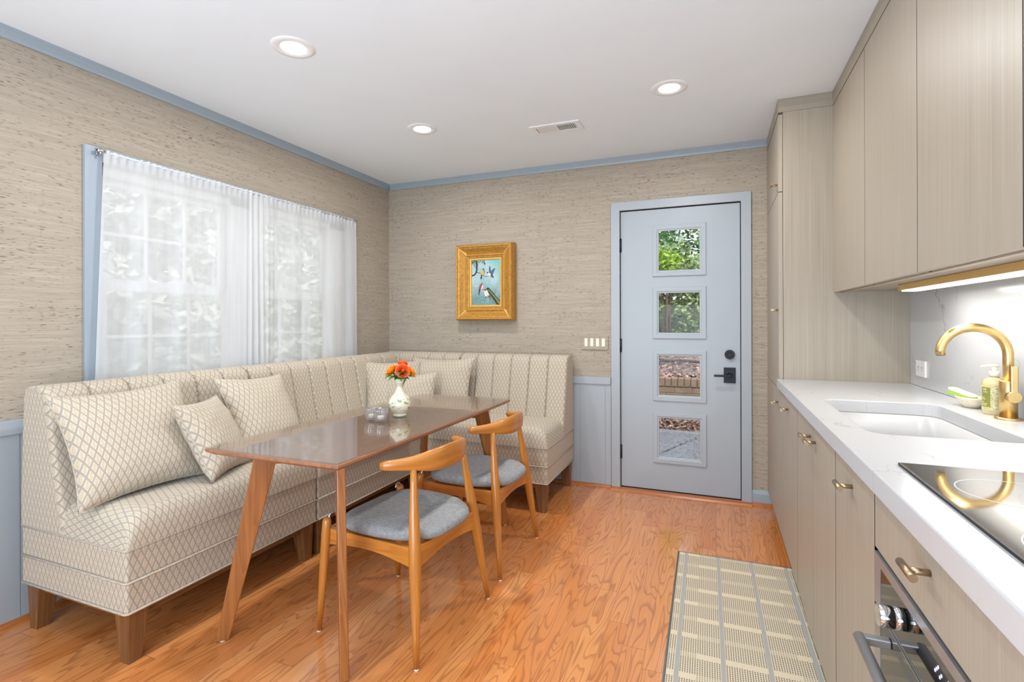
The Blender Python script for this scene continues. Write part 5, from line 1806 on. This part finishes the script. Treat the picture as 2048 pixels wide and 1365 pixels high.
for n_, near, lab_ in ((1100, True, 'loose coarse bark chips on the strip in front of the brick wall'), (5400, False, 'loose coarse bark chips scattered on the bank above the brick wall')):
    vs_, fs_ = [], []
    for i in range(n_):
        if near:
            y = rr.uniform(6.50, 6.55); z = -0.10 + (y - 6.49) * 1.4
        else:
            y = 6.855 + 1.9 * rr.random() ** 1.3; z = 0.47 + (y - 6.812) * (1.23 / 5.188)
        x = rr.uniform(-2.2, 1.6)
        th = rr.uniform(0, 6.28); l = rr.uniform(0.015, 0.035); w = rr.uniform(0.005, 0.010); tl_ = rr.uniform(-0.6, 0.9)
        d = Vector((math.cos(th), math.sin(th) * math.cos(tl_), math.sin(tl_))) * l; e = Vector((-math.sin(th), math.cos(th), rr.uniform(0, 1.2))) * w
        c = Vector((x, y, z + 0.016))
        k0 = len(vs_); vs_ += [c - d - e, c + d - e, c + d + e, c - d + e]; fs_.append((k0, k0 + 1, k0 + 2, k0 + 3))
    me = bpy.data.meshes.new('bark_chips'); me.from_pydata([tuple(v_) for v_ in vs_], [], fs_); me.materials.append(CH)
    o = bpy.data.objects.new('bark_chips', me); COL.objects.link(o)
    tag(o, lab_, 'bark chips', kind='stuff')
# brick retaining wall: soldier cap and stretcher courses
def brick_mat():
    k = NT('weathered_brick')
    n1 = k.noise(k.obj(), 9.0, 3.0); n2 = k.noise(k.obj(), 70.0, 3.0)
    c = k.mix(k.mr(n1, 0.3, 0.7), rgb(120, 102, 84), rgb(148, 124, 102))
    k.col(k.mix(k.mth('MULTIPLY', k.mr(n2, 0.4, 0.7), 0.4), c, rgb(96, 84, 72))); k.set(rough=0.9)
    k.bump(n2, 0.4, 0.004)
    return k.m
rwl = thing('brick_retaining_wall', 'low weathered brick wall with upright cap course across the drive', 'brick wall', (-0.5, 6.7, 0.0))
bm = nb()
random.seed(5)
x = -3.4
while x < 3.4:
    w = 0.066
    add_box(bm, (x, 6.60 + random.uniform(-.003, .003), 0.418), (x + w, 6.80, 0.515 + random.uniform(-.003, .003)), 0.004, 1)
    x += w + 0.010
for ci, z in enumerate((0.338, 0.260, 0.182, 0.104, 0.026)):
    x = -3.4 + (0.105 if ci % 2 else 0)
    while x < 3.4:
        add_box(bm, (x, 6.612 + random.uniform(-.003, .003), z), (x + 0.198, 6.79, z + 0.070), 0.004, 1)
        x += 0.209
obj('brick_courses', bm, brick_mat(), rwl, 'z')
M['mortar'] = plain('grey_mortar', rgb(120, 116, 108), 0.95, var=0.2, vscale=60)
box_obj('mortar_core', (-3.4, 6.618, -0.12), (3.4, 6.785, 0.500), M['mortar'], rwl)
bm = nb(); add_tube(bm, [(-4, 7.55, 0.665), (-1.4, 7.58, 0.675), (-0.2, 7.52, 0.660), (4, 7.6, 0.67)], 0.02, 8)
tag(obj('garden_edging', bm, M['black']), 'black plastic edging strip lying along the mulch bank', 'edging')

def leaf_mat(name, a, b):
    k = NT(name)
    w = k.n('ShaderNodeObjectInfo')
    n1 = k.noise(k.obj(), 7.0, 3.0)
    n2 = k.noise(k.obj(), 45.0, 1.0)
    k.col(k.mix(k.mth('ADD', k.mth('MULTIPLY', n1, 0.5), k.mth('MULTIPLY', n2, 0.5)), a, b)); k.set(rough=0.5, spec=0.35)
    return k.m
LM = [leaf_mat('hedge_leaves', rgb(34, 74, 30), rgb(196, 214, 150)), leaf_mat('conifer_needles', rgb(24, 84, 40), rgb(120, 178, 100)), leaf_mat('bright_leaves', rgb(70, 130, 30), rgb(205, 225, 110)), leaf_mat('dark_tree_leaves', rgb(24, 46, 22), rgb(120, 150, 90))]
LG = [leaf_mat('haze_paled_garden_leaves', rgb(142, 152, 134), rgb(206, 212, 198)), leaf_mat('haze_paled_tree_leaves', rgb(146, 156, 140), rgb(208, 214, 202))]  # leaf colours paled to imitate bright hazy daylight outside
M['bark'] = plain('grey_brown_bark', rgb(120, 98, 80), 0.9, var=0.4, vscale=30)
def shrub(name, label, cat, c, rad, n, size, mat, seed, group, trunk=True, needle=False, ground=0.6):
    rr = random.Random(seed)
    t = thing(name, label, cat, (c[0], c[1], ground), group)
    verts = []; faces = []
    lobes = [(Vector((rr.gauss(0, .45), rr.gauss(0, .45), rr.gauss(0, .45))), rr.uniform(0.35, 0.6)) for _ in range(9)]
    for i in range(n):
        lc, lr = rr.choice(lobes)
        d = Vector((rr.gauss(0, 1), rr.gauss(0, 1), rr.gauss(0, 1))).normalized() * lr * rr.uniform(0.55, 1.05)
        p = lc + d
        p = Vector((c[0] + p.x * rad[0], c[1] + p.y * rad[1], c[2] + p.z * rad[2]))
        if p.z < ground + 0.05:
            p.z = ground + 0.05 + abs(ground - p.z) * 0.3
        a = Vector((rr.gauss(0, 1), rr.gauss(0, 1), rr.gauss(0, 0.7))).normalized()
        b = a.cross(Vector((rr.gauss(0, 1), rr.gauss(0, 1), rr.gauss(0, 1)))).normalized()
        l = size * rr.uniform(0.7, 1.3); w = l * (0.10 if needle else 0.45)
        k0 = len(verts)
        verts += [p - a * l * .5, p + b * w * .5, p + a * l * .5, p - b * w * .5]
        faces.append((k0, k0 + 1, k0 + 2, k0 + 3))
    me = bpy.data.meshes.new('foliage')
    base = Vector((c[0], c[1], ground))
    me.from_pydata([tuple(v_ - base) for v_ in verts], [], faces)
    me.materials.append(mat)
    o = bpy.data.objects.new('foliage', me); COL.objects.link(o); o.parent = t
    bm = nb()
    for k in range(4):
        a = rr.uniform(0, 6.28)
        add_tube(bm, [(c[0] + 0.05 * math.cos(a), c[1] + 0.05 * math.sin(a), ground - 0.05), (c[0] + 0.12 * rad[0] * math.cos(a), c[1] + 0.12 * rad[1] * math.sin(a), (ground + c[2]) / 2), (c[0] + 0.3 * rad[0] * math.cos(a), c[1] + 0.3 * rad[1] * math.sin(a), c[2] + 0.2 * rad[2])], [0.022, 0.016, 0.008], 8)
    obj('trunk', bm, M['bark'], t)
    return t
G1 = 'shrubs on the bank beyond the brick wall'
shrub('hedge_shrub', 'broad leafy hedge shrub seen at the left of the second door lite', 'shrub', (-1.05, 8.9, 1.55), (0.85, 0.7, 0.85), 4200, 0.085, LM[0], 21, G1, ground=0.95)
shrub('hedge_shrub', 'dense leafy hedge shrub seen in the middle of the second door lite', 'shrub', (-0.35, 9.1, 1.60), (0.80, 0.7, 0.85), 4200, 0.085, LM[0], 22, G1, ground=1.0)
shrub('hedge_shrub', 'pale leafy hedge shrub seen at the right of the second door lite', 'shrub', (0.45, 9.0, 1.55), (0.9, 0.7, 0.85), 4200, 0.085, LM[0], 23, G1, ground=1.0)
shrub('conifer_tree', 'soft green conifer filling the left of the top door lite', 'tree', (-1.25, 10.3, 2.75), (0.95, 0.8, 1.15), 9000, 0.16, LM[1], 24, 'trees beyond the hedge', needle=True, ground=1.2)
shrub('bright_bush', 'yellow green bush at the bottom edge of the top door lite', 'shrub', (-0.75, 8.7, 2.15), (0.45, 0.4, 0.35), 1500, 0.09, LM[2], 25, G1, ground=0.9)
shrub('broadleaf_tree', 'dark leafy tree behind the conifer at the right of the top door lite', 'tree', (0.1, 11.6, 3.4), (1.6, 1.1, 1.8), 8000, 0.13, LM[3], 26, 'trees beyond the hedge', ground=1.5)
shrub('broadleaf_tree', 'dark leafy tree behind the conifer at the left of the top door lite', 'tree', (-2.4, 12.0, 3.4), (1.7, 1.1, 1.9), 8000, 0.13, LM[3], 27, 'trees beyond the hedge', ground=1.5)
# seen faintly through the sheer curtains
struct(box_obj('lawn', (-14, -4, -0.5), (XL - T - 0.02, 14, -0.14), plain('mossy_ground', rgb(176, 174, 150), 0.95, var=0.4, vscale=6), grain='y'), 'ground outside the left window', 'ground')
G2 = 'garden plants outside the left window'
shrub('garden_shrub', 'hazy shrub behind the near half of the sheer curtain', 'shrub', (-4.9, 3.0, 0.85), (0.8, 1.0, 1.0), 7000, 0.14, LG[0], 31, G2, ground=-0.14)
shrub('garden_shrub', 'hazy shrub behind the middle of the sheer curtains', 'shrub', (-5.2, 4.6, 0.9), (0.8, 1.1, 1.05), 7000, 0.14, LG[0], 32, G2, ground=-0.14)
shrub('garden_shrub', 'hazy shrub behind the far half of the sheer curtain', 'shrub', (-5.6, 6.4, 0.95), (0.9, 1.2, 1.1), 7000, 0.14, LG[0], 33, G2, ground=-0.14)
shrub('garden_tree', 'hazy tree behind the near half of the sheer curtain', 'tree', (-7.5, 4.6, 3.0), (1.5, 1.9, 1.8), 12000, 0.20, LG[1], 34, G2, ground=-0.14)
shrub('garden_tree', 'hazy tree behind the far half of the sheer curtain', 'tree', (-7.8, 8.4, 3.2), (1.5, 1.9, 1.9), 12000, 0.20, LG[1], 35, G2, ground=-0.14)
